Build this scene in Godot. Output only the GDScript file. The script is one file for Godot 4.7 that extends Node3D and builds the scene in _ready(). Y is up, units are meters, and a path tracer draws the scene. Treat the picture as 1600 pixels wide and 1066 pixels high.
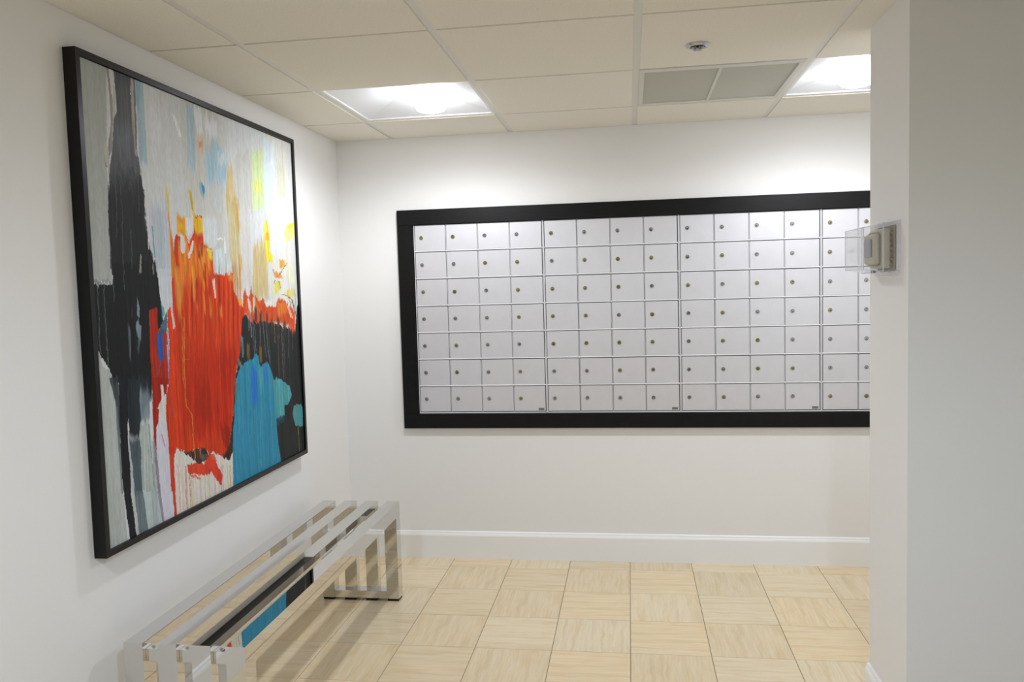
extends Node3D
# A mail room corner: mailbox bank, polished steel bench, large abstract painting, dropped ceiling.

const CEIL := 2.2032          # underside of the ceiling grid
const TEE0 := 0.3058          # first grid runner from the left wall
const ROW0 := 0.4233          # first cross runner from the back wall
const CELL := 0.6163
const TILE := 0.3048          # floor tile
const NOOK := 0.79            # the lamps over the mailboxes
const LOBBY := 1.36           # the lamps in the lobby
const PX := 2.265             # left face of the wall on the right
const PZ0 := 1.352
const PZ1 := 1.712

var mats := {}
var taken := {}
var rng := RandomNumberGenerator.new()


func _ready() -> void:
	rng.seed = 7
	# camera
	var cam := Camera3D.new()
	cam.name = "camera"
	cam.transform = Transform3D(Basis(Vector3(0.989291, -0.027969, -0.143255), Vector3(0.018005, 0.997357, -0.070386), Vector3(0.144845, 0.067053, 0.98718)), Vector3(1.49823, 1.42001, 4.09002))
	cam.fov = rad_to_deg(2.0 * atan(533.0 / 1260.2))
	cam.near = 0.05
	cam.far = 40.0
	add_child(cam)
	cam.current = true
	# surroundings: a closed room, so the background never shows
	var we := WorldEnvironment.new()
	we.name = "environment"
	var env := Environment.new()
	env.background_mode = Environment.BG_COLOR
	env.background_color = Color(0.86, 0.92, 1.0)
	env.tonemap_mode = Environment.TONE_MAPPER_LINEAR
	env.tonemap_exposure = 1.035
	env.sdfgi_enabled = true
	env.ssao_enabled = true
	env.ssil_enabled = true
	we.environment = env
	add_child(we)
	make_materials()
	# fittings that light the room: two over the mailboxes, more in the lobby behind the camera
	var t := make_troffer("recessed ceiling light with one round white lamp, over the bench end by the left wall")
	place_troffer(t, 0, 0)
	var u := copy(t, "recessed ceiling light with one round white lamp, partly hidden by the right wall")
	place_troffer(u, 3, 0)
	u.rotation.y = PI
	for c in [[0, 5, "recessed ceiling light with one round white lamp, in the lobby ceiling left of the viewer"], [2, 5, "recessed ceiling light with one round white lamp, in the lobby ceiling right of the viewer"]]:
		var v := copy(t, c[2])
		place_troffer(v, c[0], c[1])
		for l in v.find_children("*", "SpotLight3D", true, false):
			l.light_energy = LOBBY
			l.light_color = Color(0.86, 0.915, 1.0)
	make_shell()
	make_ceiling()
	make_floor()
	make_vent()
	make_sprinkler()
	make_mailboxes()
	make_painting()
	make_bench()
	make_thermostat()


# ---------------------------------------------------------------- helpers

func numbered(called: String) -> String:
	if not taken.has(called):
		taken[called] = 0
		return called
	taken[called] += 1
	return "%s_%03d" % [called, taken[called]]


func tag(o: Node, label: String, category: String, group := "", kind := "") -> void:
	o.set_meta("label", label)
	o.set_meta("category", category)
	if group:
		o.set_meta("group", group)
	if kind:
		o.set_meta("kind", kind)


func thing(called: String, at: Vector3, label: String, category: String, group := "") -> Node3D:
	var o := Node3D.new()
	o.name = numbered(called)
	o.position = at
	add_child(o)
	tag(o, label, category, group)
	return o


func copy(o: Node3D, label: String) -> Node3D:
	var c: Node3D = o.duplicate()
	c.name = numbered(o.name)
	add_child(c)
	c.set_meta("label", label)
	return c


func place_mesh(called: String, mesh: Mesh, m: Material, parent: Node = self, at := Vector3.ZERO) -> MeshInstance3D:
	var o := MeshInstance3D.new()
	o.name = numbered(called) if parent == self else called
	o.mesh = mesh
	if m:
		o.material_override = m
	o.position = at
	parent.add_child(o, true)
	return o


func build(called: String, st: SurfaceTool, m: Material, parent: Node = self, at := Vector3.ZERO) -> MeshInstance3D:
	return place_mesh(called, st.commit(), m, parent, at)


func struct(called: String, st: SurfaceTool, m: Material, label: String, category: String) -> MeshInstance3D:
	var o := build(called, st, m)
	tag(o, label, category, "", "structure")
	return o


func mb() -> SurfaceTool:
	var st := SurfaceTool.new()
	st.begin(Mesh.PRIMITIVE_TRIANGLES)
	return st


func tri(st: SurfaceTool, a: Vector3, b: Vector3, c: Vector3, n: Vector3, ua := Vector2.ZERO, ub := Vector2.ZERO, uc := Vector2.ZERO) -> void:
	if (b - a).cross(c - a).dot(n) > 0.0:      # front faces run clockwise
		var s := b
		b = c
		c = s
		var s2 := ub
		ub = uc
		uc = s2
	for k in 3:
		st.set_normal(n)
		st.set_uv([ua, ub, uc][k])
		st.add_vertex([a, b, c][k])


func quad(st: SurfaceTool, a: Vector3, b: Vector3, c: Vector3, d: Vector3, out: Vector3, uvs := []) -> void:
	var n := (b - a).cross(c - a).normalized()
	if n.length() < 0.5:
		n = (c - a).cross(d - a).normalized()
	if n.dot(out) < 0.0:
		n = -n
	if uvs.is_empty():
		uvs = [Vector2(0, 0), Vector2(1, 0), Vector2(1, 1), Vector2(0, 1)]
	tri(st, a, b, c, n, uvs[0], uvs[1], uvs[2])
	tri(st, a, c, d, n, uvs[0], uvs[2], uvs[3])


# a box from lo to hi with its edges bevelled by e
func cbox(st: SurfaceTool, lo: Vector3, hi: Vector3, e := 0.0) -> void:
	var mid := (lo + hi) / 2.0
	var h := (hi - lo) / 2.0
	e = minf(e, minf(h.x, minf(h.y, h.z)) * 0.9)
	for ax in 3:
		var b := (ax + 1) % 3
		var c := (ax + 2) % 3
		for s in [-1.0, 1.0]:
			var p := []
			for q in [[-1, -1], [1, -1], [1, 1], [-1, 1]]:
				var v := Vector3.ZERO
				v[ax] = s * h[ax]
				v[b] = q[0] * (h[b] - e)
				v[c] = q[1] * (h[c] - e)
				p.append(mid + v)
			var n := Vector3.ZERO
			n[ax] = s
			quad(st, p[0], p[1], p[2], p[3], n)
		if e > 0.0:
			for s in [-1.0, 1.0]:
				for r in [-1.0, 1.0]:
					var p := []
					for k in [[0, -1], [0, 1], [1, 1], [1, -1]]:
						var v := Vector3.ZERO
						v[ax] = k[1] * (h[ax] - e)
						v[b] = s * (h[b] - (e if k[0] == 1 else 0.0))
						v[c] = r * (h[c] - (0.0 if k[0] == 1 else e))
						p.append(mid + v)
					var n := Vector3.ZERO
					n[b] = s
					n[c] = r
					quad(st, p[0], p[1], p[2], p[3], n)
	if e > 0.0:
		for sx in [-1.0, 1.0]:
			for sy in [-1.0, 1.0]:
				for sz in [-1.0, 1.0]:
					var s := Vector3(sx, sy, sz)
					tri(st, mid + s * Vector3(h.x, h.y - e, h.z - e), mid + s * Vector3(h.x - e, h.y, h.z - e), mid + s * Vector3(h.x - e, h.y - e, h.z), s.normalized())


# a solid of revolution round the axis dir through at; prof holds (radius, height along dir)
func lathe(st: SurfaceTool, at: Vector3, dir: Vector3, prof: Array, n := 24) -> void:
	var u := dir.cross(Vector3(0.31, 0.77, 0.56)).normalized()
	var w := dir.cross(u).normalized()
	for i in prof.size() - 1:
		var a: Vector2 = prof[i]
		var b: Vector2 = prof[i + 1]
		for k in n:
			var d0 := u * cos(TAU * k / n) + w * sin(TAU * k / n)
			var d1 := u * cos(TAU * (k + 1) / n) + w * sin(TAU * (k + 1) / n)
			# outward normal of this band
			var t := (b - a).normalized()
			var nn := Vector2(t.y, -t.x)
			var n0 := (d0 * nn.x + dir * nn.y).normalized()
			var n1 := (d1 * nn.x + dir * nn.y).normalized()
			var p := [at + d0 * a.x + dir * a.y, at + d1 * a.x + dir * a.y, at + d1 * b.x + dir * b.y, at + d0 * b.x + dir * b.y]
			var ns := [n0, n1, n1, n0]
			for tr in [[0, 1, 2], [0, 2, 3]]:
				var pa: Vector3 = p[tr[0]]
				var pb: Vector3 = p[tr[1]]
				var pc: Vector3 = p[tr[2]]
				var cr := (pb - pa).cross(pc - pa)
				if cr.length() < 1e-12:
					continue
				var order: Array = tr if cr.dot(n0 + n1) < 0.0 else [tr[0], tr[2], tr[1]]
				for q in order:
					st.set_normal(ns[q])
					st.set_uv(Vector2(float(k) / n, float(i) / prof.size()))
					st.add_vertex(p[q])


func mat(key: String, col: Color, rough: float, metal := 0.0) -> StandardMaterial3D:
	var m := StandardMaterial3D.new()
	m.resource_name = key
	m.albedo_color = col
	m.roughness = rough
	m.metallic = metal
	mats[key] = m
	return m


func noise_tex(size: int, freq: float, a: Color, b: Color, sd := 1, octaves := 3) -> NoiseTexture2D:
	var f := FastNoiseLite.new()
	f.seed = sd
	f.frequency = freq
	f.fractal_octaves = octaves
	var g := Gradient.new()
	g.set_color(0, a)
	g.set_color(1, b)
	var t := NoiseTexture2D.new()
	t.width = size
	t.height = size
	t.seamless = true
	t.noise = f
	t.color_ramp = g
	return t


func make_materials() -> void:
	var relief := noise_tex(512, 0.06, Color.BLACK, Color.WHITE, 3, 4)
	var wall := mat("wall_paint", Color(0.94, 0.937, 0.928), 0.6)
	wall.heightmap_enabled = true
	wall.heightmap_texture = relief
	wall.heightmap_scale = 0.012
	wall.uv1_triplanar = true
	wall.uv1_world_triplanar = true
	wall.uv1_scale = Vector3.ONE * 2.5
	mat("lobby_paint", Color(0.66, 0.67, 0.63), 0.6)
	mat("trim_paint", Color(0.965, 0.965, 0.96), 0.35)
	var ct := mat("ceiling_board", Color.WHITE, 0.95)
	ct.albedo_texture = noise_tex(512, 0.09, Color(0.93, 0.912, 0.862), Color(0.965, 0.947, 0.902), 5, 4)
	ct.uv1_triplanar = true
	ct.uv1_world_triplanar = true
	ct.uv1_scale = Vector3.ONE * 2.2
	mat("grid_paint", Color(0.9, 0.895, 0.87), 0.45)
	mat("plenum", Color(0.3, 0.3, 0.3), 0.9)
	mat("grout", Color(0.55, 0.49, 0.38), 0.9)
	mat("reflector", Color(0.93, 0.94, 0.95), 0.5)
	var lamp := mat("lamp_glow", Color(1, 1, 1), 0.4)
	lamp.emission_enabled = true
	lamp.emission = Color(0.96, 0.972, 1.0)
	lamp.emission_energy_multiplier = 12.0
	var wood := mat("black_wood", Color.WHITE, 0.42)
	wood.albedo_texture = noise_tex(256, 0.03, Color(0.022, 0.022, 0.024), Color(0.07, 0.07, 0.075), 8, 4)
	wood.metallic_specular = 0.36
	wood.uv1_triplanar = true
	wood.uv1_world_triplanar = true
	wood.uv1_scale = Vector3(1.5, 14, 1.5)
	mat("black_satin", Color(0.03, 0.03, 0.035), 0.32).metallic_specular = 0.4
	mat("black_gap", Color(0.02, 0.02, 0.02), 0.7)
	var al := mat("aluminium", Color.WHITE, 0.42, 0.4)
	al.albedo_texture = noise_tex(256, 0.02, Color(0.85, 0.85, 0.866), Color(0.865, 0.865, 0.88), 11, 4)
	al.uv1_triplanar = true
	al.uv1_world_triplanar = true
	al.uv1_scale = Vector3(2.0, 2.0, 2.0)
	mat("aluminium_edge", Color(0.95, 0.95, 0.96), 0.35, 0.15)
	mat("groove", Color(0.36, 0.37, 0.37), 0.6, 0.3)
	mat("lock_chrome", Color(0.72, 0.72, 0.72), 0.22, 1.0)
	mat("lock_brass", Color(0.7, 0.67, 0.55), 0.28, 1.0)
	mat("lock_aged", Color(0.62, 0.57, 0.45), 0.35, 1.0)
	mat("keyhole", Color(0.03, 0.03, 0.03), 0.6)
	mat("plate_print", Color(0.3, 0.3, 0.29), 0.6)
	mat("plate", Color(0.62, 0.62, 0.6), 0.5, 0.3)
	mat("chrome", Color(0.855, 0.85, 0.84), 0.025, 1.0)
	mat("rubber", Color(0.03, 0.03, 0.03), 0.7)
	mat("vent_paint", Color(0.86, 0.86, 0.83), 0.5)
	mat("vent_slat", Color(0.84, 0.845, 0.81), 0.6)
	mat("vent_dark", Color(0.4, 0.4, 0.37), 0.9)
	mat("sprinkler_metal", Color(0.75, 0.75, 0.74), 0.18, 1.0)
	var clear := mat("clear_plastic", Color(0.93, 0.93, 0.97, 0.07), 0.06)
	clear.transparency = BaseMaterial3D.TRANSPARENCY_ALPHA
	var edge := mat("clear_edge", Color(0.93, 0.93, 0.97, 0.4), 0.1)
	edge.transparency = BaseMaterial3D.TRANSPARENCY_ALPHA
	mat("beige", Color(0.76, 0.74, 0.64), 0.5)
	mat("beige_dark", Color(0.55, 0.51, 0.4), 0.55)
	mat("thermo_grey", Color(0.62, 0.63, 0.66), 0.4)
	mat("copper", Color(0.62, 0.42, 0.26), 0.4, 0.6)


# ---------------------------------------------------------------- lights

func make_troffer(label: String) -> Node3D:
	var t := thing("ceiling_light", Vector3.ZERO, label, "ceiling light", "recessed ceiling lights")
	var a := 0.288
	var b := 0.085
	var d := 0.055
	var st := mb()
	for k in 4:
		var r := Basis(Vector3.UP, k * PI / 2)
		quad(st, r * Vector3(-a, 0.004, -a), r * Vector3(a, 0.004, -a), r * Vector3(b, d, -b), r * Vector3(-b, d, -b), r * Vector3(0, -0.5, 1))
	quad(st, Vector3(-b, d, -b), Vector3(b, d, -b), Vector3(b, d, b), Vector3(-b, d, b), Vector3.DOWN)
	build("reflector", st, mats.reflector, t)
	st = mb()
	for s in [-1.0, 1.0]:
		cbox(st, Vector3(-0.3, 0.0, s * 0.292 - 0.007), Vector3(0.3, 0.012, s * 0.292 + 0.007), 0.002)
		cbox(st, Vector3(s * 0.292 - 0.007, 0.0, -0.285), Vector3(s * 0.292 + 0.007, 0.012, 0.285), 0.002)
	build("trim_ring", st, mats.trim_paint, t)
	st = mb()
	lathe(st, Vector3.ZERO, Vector3.UP, [Vector2(0.0, 0.0), Vector2(0.045, 0.0), Vector2(0.058, 0.005), Vector2(0.064, 0.016), Vector2(0.065, 0.03), Vector2(0.065, 0.09), Vector2(0.0, 0.093)], 32)
	var at := Vector3(0.075, -0.04, 0.0)
	build("lamp", st, mats.lamp_glow, t, at)
	var l := SpotLight3D.new()
	l.name = "lamp_light"
	l.position = at + Vector3(0, 0.02, 0)
	l.rotation.x = -PI / 2
	l.light_color = Color(0.96, 0.972, 1.0)
	l.light_energy = NOOK
	l.light_size = 0.04
	l.spot_range = 12.0
	l.spot_attenuation = 2.0
	l.spot_angle = 85.0
	l.spot_angle_attenuation = 0.62
	l.shadow_enabled = true
	t.add_child(l, true)
	return t


func place_troffer(t: Node3D, col: int, row: int) -> void:
	t.position = Vector3(TEE0 + (col + 0.5) * CELL, CEIL, ROW0 + (row + 0.5) * CELL)


# ---------------------------------------------------------------- room

func shell_box(called: String, lo: Vector3, hi: Vector3, m: Material, label: String, category := "wall") -> MeshInstance3D:
	var st := mb()
	cbox(st, lo, hi)
	return struct(called, st, m, label, category)


func baseboard(called: String, a: Vector3, b: Vector3, out: Vector3, label: String) -> void:
	# a profile run from a to b along the foot of a wall, standing out by 15 mm
	var st := mb()
	var prof := [Vector2(0.0, 0.0), Vector2(0.015, 0.0), Vector2(0.015, 0.121), Vector2(0.0125, 0.128), Vector2(0.009, 0.133), Vector2(0.0075, 0.139), Vector2(0.004, 0.143), Vector2(0.0, 0.143)]
	for i in prof.size() - 1:
		var p: Vector2 = prof[i]
		var q: Vector2 = prof[i + 1]
		var t := (q - p).normalized()
		var n := out * t.y - Vector3.UP * t.x * signf(1.0) if i > 0 else Vector3.DOWN
		quad(st, a + out * p.x + Vector3.UP * p.y, b + out * p.x + Vector3.UP * p.y, b + out * q.x + Vector3.UP * q.y, a + out * q.x + Vector3.UP * q.y, n)
	for e in [[a, a - b], [b, b - a]]:
		var c: Vector3 = e[0]
		var n: Vector3 = e[1]
		quad(st, c, c + out * 0.015, c + out * 0.015 + Vector3.UP * 0.121, c + Vector3.UP * 0.143, n)
		quad(st, c + out * 0.015 + Vector3.UP * 0.121, c + out * 0.0075 + Vector3.UP * 0.139, c + out * 0.004 + Vector3.UP * 0.143, c + Vector3.UP * 0.143, n)
	struct(called, st, mats.trim_paint, label, "baseboard")


func make_shell() -> void:
	var w: Material = mats.wall_paint
	var top := CEIL + 0.24
	shell_box("wall_left", Vector3(-0.12, -0.05, -0.12), Vector3(0, top, 6.52), w, "long off-white painted wall on the left, behind the painting and the bench")
	shell_box("wall_back", Vector3(0, -0.05, -0.12), Vector3(3.52, top, 0), w, "off-white painted back wall that carries the framed mailboxes")
	shell_box("wall_right", Vector3(PX, -0.05, PZ0), Vector3(4.72, top, PZ1), w, "off-white painted wall at the right edge that carries the thermostat")
	shell_box("wall_alcove", Vector3(3.4, -0.05, 0), Vector3(3.52, top, PZ0), w, "off-white side wall of the mailbox alcove, hidden behind the right wall")
	shell_box("wall_front", Vector3(0, -0.05, 6.4), Vector3(4.72, top, 6.52), mats.lobby_paint, "grey-green lobby wall behind the viewer")
	shell_box("wall_lobby", Vector3(4.6, -0.05, PZ1), Vector3(4.72, top, 6.4), w, "off-white lobby wall to the right of the viewer")
	baseboard("baseboard_back", Vector3(0.0, 0, 0), Vector3(3.4, 0, 0), Vector3.BACK, "white baseboard with a stepped top along the back wall")
	baseboard("baseboard_left", Vector3(0, 0, 0.015), Vector3(0, 0, 6.4), Vector3.RIGHT, "white baseboard along the left wall behind the bench")
	baseboard("baseboard_right", Vector3(PX, 0, PZ0), Vector3(PX, 0, PZ1), Vector3.LEFT, "white baseboard at the foot of the right wall end")
	baseboard("baseboard_lobby", Vector3(PX - 0.015, 0, PZ1), Vector3(4.6, 0, PZ1), Vector3.BACK, "white baseboard at the foot of the right wall towards the lobby")
	var st := mb()
	cbox(st, Vector3(PX - 0.022, CEIL - 0.001, PZ0 - 0.022), Vector3(PX, CEIL + 0.003, PZ1 + 0.022))
	cbox(st, Vector3(PX, CEIL - 0.001, PZ0 - 0.022), Vector3(3.4, CEIL + 0.003, PZ0))
	cbox(st, Vector3(PX, CEIL - 0.001, PZ1), Vector3(4.6, CEIL + 0.003, PZ1 + 0.022))
	struct("trim_1", st, mats.grid_paint, "narrow white ceiling edge strip round the top of the right wall", "ceiling trim")


func make_ceiling() -> void:
	var st := mb()
	cbox(st, Vector3(-0.12, CEIL + 0.2, -0.12), Vector3(4.72, CEIL + 0.3, 6.52))
	var ceiling := struct("ceiling", st, mats.plenum, "dropped ceiling of off-white panels in a narrow white metal grid", "ceiling")
	# the open plan of the room, as rectangles (x0, z0, x1, z1)
	var plan := [Rect2(0, 0, PX, 6.4), Rect2(PX, 0, 3.4 - PX, PZ0), Rect2(PX, PZ1, 4.6 - PX, 6.4 - PZ1)]
	var lit := ["0,0", "3,0", "2,0", "0,5", "2,5"]
	for c in range(-1, 7):
		for r in range(-1, 10):
			if "%d,%d" % [c, r] in lit:
				continue
			var x0 := TEE0 + c * CELL + 0.0125 if c >= 0 else 0.001
			var z0 := ROW0 + r * CELL + 0.006 if r >= 0 else 0.001
			var x1 := TEE0 + (c + 1) * CELL - 0.0125
			var z1 := ROW0 + (r + 1) * CELL - 0.006
			var any := false
			st = mb()
			for p in plan:
				var i: Rect2 = p.grow(-0.001).intersection(Rect2(x0, z0, x1 - x0, z1 - z0))
				if i.size.x < 0.02 or i.size.y < 0.02:
					continue
				# grow back so that the pieces of one panel meet
				var lo := Vector3(i.position.x, CEIL - 0.004, i.position.y)
				var hi := Vector3(i.end.x, CEIL + 0.012, i.end.y)
				if absf(hi.x - PX) < 0.002 and z0 < PZ0:
					hi.x = PX
				if absf(lo.x - PX) < 0.002:
					lo.x = PX
				cbox(st, lo, hi, 0.0015 if i.size.x > 0.5 and i.size.y > 0.5 else 0.0)
				any = true
			if any:
				build("ceiling_panel", st, mats.ceiling_board, ceiling)
	for c in range(0, 7):
		var x := TEE0 + c * CELL
		var spans := [[0.0, 6.4]] if x < PX else ([[0.0, PZ0], [PZ1, 6.4]] if x < 3.4 else [[PZ1, 6.4]])
		for s in spans:
			st = mb()
			cbox(st, Vector3(x - 0.0125, CEIL, s[0]), Vector3(x + 0.0125, CEIL + 0.002, s[1]))
			cbox(st, Vector3(x - 0.002, CEIL + 0.002, s[0]), Vector3(x + 0.002, CEIL + 0.035, s[1]))
			build("grid_runner", st, mats.grid_paint, ceiling)
	for r in range(0, 10):
		var z := ROW0 + r * CELL
		for c in range(-1, 7):
			var x0 := TEE0 + c * CELL + 0.0125 if c >= 0 else 0.0
			var x1 := minf(TEE0 + (c + 1) * CELL - 0.0125, 4.6)
			if z > PZ0 - 0.03 and z < PZ1 + 0.02:
				x1 = minf(x1, PX - 0.02)
			elif z < PZ0:
				x1 = minf(x1, 3.4)
			if x1 - x0 < 0.02:
				continue
			st = mb()
			cbox(st, Vector3(x0, CEIL, z - 0.012), Vector3(x1, CEIL + 0.002, z + 0.012))
			cbox(st, Vector3(x0, CEIL + 0.002, z - 0.002), Vector3(x1, CEIL + 0.03, z + 0.002))
			build("cross_runner", st, mats.grid_paint, ceiling)


func travertine(sd: int) -> ImageTexture:
	var s := 256
	var im := Image.create(s, s, false, Image.FORMAT_RGB8)
	var vein := FastNoiseLite.new()
	vein.seed = sd
	vein.frequency = 0.012
	vein.fractal_octaves = 4
	var fine := FastNoiseLite.new()
	fine.seed = sd + 50
	fine.frequency = 0.05
	fine.fractal_octaves = 3
	var base := [Color(0.912, 0.842, 0.705), Color(0.9, 0.836, 0.705), Color(0.916, 0.84, 0.695), Color(0.89, 0.822, 0.69)][sd % 4] as Color
	for y in s:
		for x in s:
			var wob := vein.get_noise_2d(x * 1.1 + 300, y * 1.1) * 5.0
			var a := vein.get_noise_2d(x * 0.22, (y + wob) * 2.6)
			var b := fine.get_noise_2d(x * 0.12, (y + wob) * 2.2)
			var cloud := vein.get_noise_2d(x * 0.9 + 900, y * 0.9 + 400)
			var col := base
			col = col.lerp(Color(0.895, 0.855, 0.765), clampf(a * 0.7, 0, 0.35))
			col = col.lerp(Color(0.76, 0.67, 0.5), clampf(-a * 0.55 - 0.03, 0, 0.22))
			col = col.lerp(Color(0.9, 0.745, 0.54), clampf(cloud * 0.6 - 0.08, 0, 0.16))
			col = col * (1.0 + b * 0.035)
			im.set_pixel(x, y, col)
	return ImageTexture.create_from_image(im)


func make_floor() -> void:
	var st := mb()
	cbox(st, Vector3(-0.12, -0.12, -0.12), Vector3(4.72, -0.0025, 6.52))
	var floor_slab := struct("floor", st, mats.grout, "floor of square cream travertine tiles with fine dark joints", "floor")
	var stone := []
	for k in 6:
		var m := mat("travertine_%d" % k, [Color(1, 1, 1), Color(0.975, 0.972, 0.968), Color(1.0, 0.99, 0.975)][k % 3], 0.27)
		m.albedo_texture = travertine(k + 1)
		stone.append(m)
	# tile meshes: veins along x or along z, four crops of the stone
	var meshes := []
	for turned in 2:
		for crop in 4:
			meshes.append(tile_mesh(TILE - 0.0024, TILE - 0.0024, turned == 1, crop))
	var fx := 0.5642
	var fz := 0.1311
	for i in range(-2, 14):
		for j in range(-1, 21):
			var x0 := maxf(fx + i * TILE, 0.0)
			var x1 := minf(fx + (i + 1) * TILE, 4.6)
			var z0 := maxf(fz + j * TILE, 0.0)
			var z1 := minf(fz + (j + 1) * TILE, 6.4)
			if x1 - x0 < 0.01 or z1 - z0 < 0.01:
				continue
			if x0 > PX - 0.02 and z0 > PZ0 - 0.02 and z1 < PZ1 + 0.02:
				continue
			if x0 > 3.4 and z1 < PZ1:
				continue
			var turned := (i + j) % 2 == 0
			var which := rng.randi_range(0, 3)
			var mesh: Mesh
			if x1 - x0 > TILE - 0.001 and z1 - z0 > TILE - 0.001:
				mesh = meshes[(4 if turned else 0) + which]
			else:
				mesh = tile_mesh(x1 - x0 - 0.0024, z1 - z0 - 0.0024, turned, which)
			place_mesh("floor_tile", mesh, stone[rng.randi_range(0, 5)], floor_slab, Vector3((x0 + x1) / 2, 0, (z0 + z1) / 2))


func tile_mesh(w: float, d: float, turned: bool, crop: int) -> Mesh:
	var st := mb()
	var e := 0.0008
	var a := w / 2
	var b := d / 2
	var o := Vector2((crop % 2) * 0.15, (crop / 2) * 0.18)
	var uv := func(x: float, z: float) -> Vector2:
		var p := Vector2((x + a) / TILE, (z + b) / TILE) * 0.8
		if turned:
			p = Vector2(p.y, p.x)
		if crop == 3:
			p = Vector2(0.8, 0.8) - p
		return p + o
	quad(st, Vector3(-a + e, 0, -b + e), Vector3(a - e, 0, -b + e), Vector3(a - e, 0, b - e), Vector3(-a + e, 0, b - e), Vector3.UP, [uv.call(-a, -b), uv.call(a, -b), uv.call(a, b), uv.call(-a, b)])
	var ring := [Vector2(-a, -b), Vector2(a, -b), Vector2(a, b), Vector2(-a, b)]
	for k in 4:
		var p: Vector2 = ring[k]
		var q: Vector2 = ring[(k + 1) % 4]
		var pi := p - Vector2(signf(p.x), signf(p.y)) * e
		var qi := q - Vector2(signf(q.x), signf(q.y)) * e
		var n := Vector3((p + q).x, 0, (p + q).y).normalized()
		var up: Vector2 = uv.call(p.x, p.y)
		var uq: Vector2 = uv.call(q.x, q.y)
		quad(st, Vector3(pi.x, 0, pi.y), Vector3(qi.x, 0, qi.y), Vector3(q.x, -e, q.y), Vector3(p.x, -e, p.y), n + Vector3.UP, [up, uq, uq, up])
		quad(st, Vector3(p.x, -e, p.y), Vector3(q.x, -e, q.y), Vector3(q.x, -0.01, q.y), Vector3(p.x, -0.01, p.y), n, [up, uq, uq, up])
	return st.commit()


func make_vent() -> void:
	var x0 := TEE0 + 2 * CELL + 0.0125
	var x1 := TEE0 + 3 * CELL - 0.0125
	var z0 := ROW0 + 0.006
	var z1 := ROW0 + CELL - 0.006
	var c := Vector3((x0 + x1) / 2, CEIL, (z0 + z1) / 2)
	var v := thing("ceiling_vent", c, "square white ceiling air grille of fine grey slats in two halves", "vent")
	var a := (x1 - x0) / 2
	var b := (z1 - z0) / 2
	var ia := 0.277
	var ib := 0.262
	var st := mb()
	for s in [-1.0, 1.0]:
		cbox(st, Vector3(-a, -0.005, minf(s * ib, s * b)), Vector3(a, 0.012, maxf(s * ib, s * b)), 0.0015)
		cbox(st, Vector3(minf(s * ia, s * a), -0.005, -ib), Vector3(maxf(s * ia, s * a), 0.012, ib), 0.0015)
	build("frame", st, mats.vent_paint, v)
	st = mb()
	cbox(st, Vector3(-0.006, -0.004, -ib), Vector3(0.006, 0.012, ib), 0.0015)
	build("mullion", st, mats.vent_paint, v)
	st = mb()
	cbox(st, Vector3(-ia, 0.03, -ib), Vector3(ia, 0.034, ib))
	build("duct_face", st, mats.vent_dark, v)
	for s in [-1.0, 1.0]:
		st = mb()
		var n := 30
		for k in n:
			var z := -ib + (k + 0.5) * 2 * ib / n
			var l := Vector3(minf(s * 0.006, s * ia), 0, 0)
			var r := Vector3(maxf(s * 0.006, s * ia), 0, 0)
			# a slanted blade
			var p := [Vector3(0, -0.001, z - 0.006), Vector3(0, 0.0005, z - 0.0075), Vector3(0, 0.015, z + 0.006), Vector3(0, 0.0135, z + 0.0075)]
			for e in 4:
				var pa: Vector3 = p[e]
				var pb: Vector3 = p[(e + 1) % 4]
				var mid: Vector3 = (p[0] + p[1] + p[2] + p[3]) / 4.0
				quad(st, l + pa, r + pa, r + pb, l + pb, (pa + pb) / 2.0 - mid)
		var g := build("slat_bank", st, mats.vent_slat, v)
		g.set_meta("kind", "stuff")


func make_sprinkler() -> void:
	var s := thing("fire_sprinkler", Vector3(1.736, CEIL - 0.004, 1.308), "small round chrome fire sprinkler head set in a ceiling panel", "sprinkler")
	var st := mb()
	lathe(st, Vector3.ZERO, Vector3.DOWN, [Vector2(0.041, 0.0), Vector2(0.041, 0.002), Vector2(0.036, 0.007), Vector2(0.03, 0.009), Vector2(0.026, 0.008), Vector2(0.024, 0.001)], 32)
	build("escutcheon", st, mats.sprinkler_metal, s)
	st = mb()
	lathe(st, Vector3.ZERO, Vector3.DOWN, [Vector2(0.0245, 0.0005), Vector2(0.0, 0.0015)], 24)
	build("cup", st, mats.keyhole, s)
	st = mb()
	lathe(st, Vector3.ZERO, Vector3.DOWN, [Vector2(0.009, 0.0), Vector2(0.009, 0.008), Vector2(0.006, 0.011), Vector2(0.005, 0.017), Vector2(0.0, 0.018)], 16)
	for q in [-1.0, 1.0]:
		cbox(st, Vector3(q * 0.009 - 0.0015, -0.017, -0.002), Vector3(q * 0.009 + 0.0015, -0.004, 0.002))
	build("nozzle", st, mats.sprinkler_metal, s)
	st = mb()
	lathe(st, Vector3(0, -0.017, 0), Vector3.DOWN, [Vector2(0.006, 0.0), Vector2(0.0135, 0.001), Vector2(0.0135, 0.0025), Vector2(0.0, 0.003)], 20)
	build("deflector", st, mats.sprinkler_metal, s)


# ---------------------------------------------------------------- mailboxes

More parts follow.
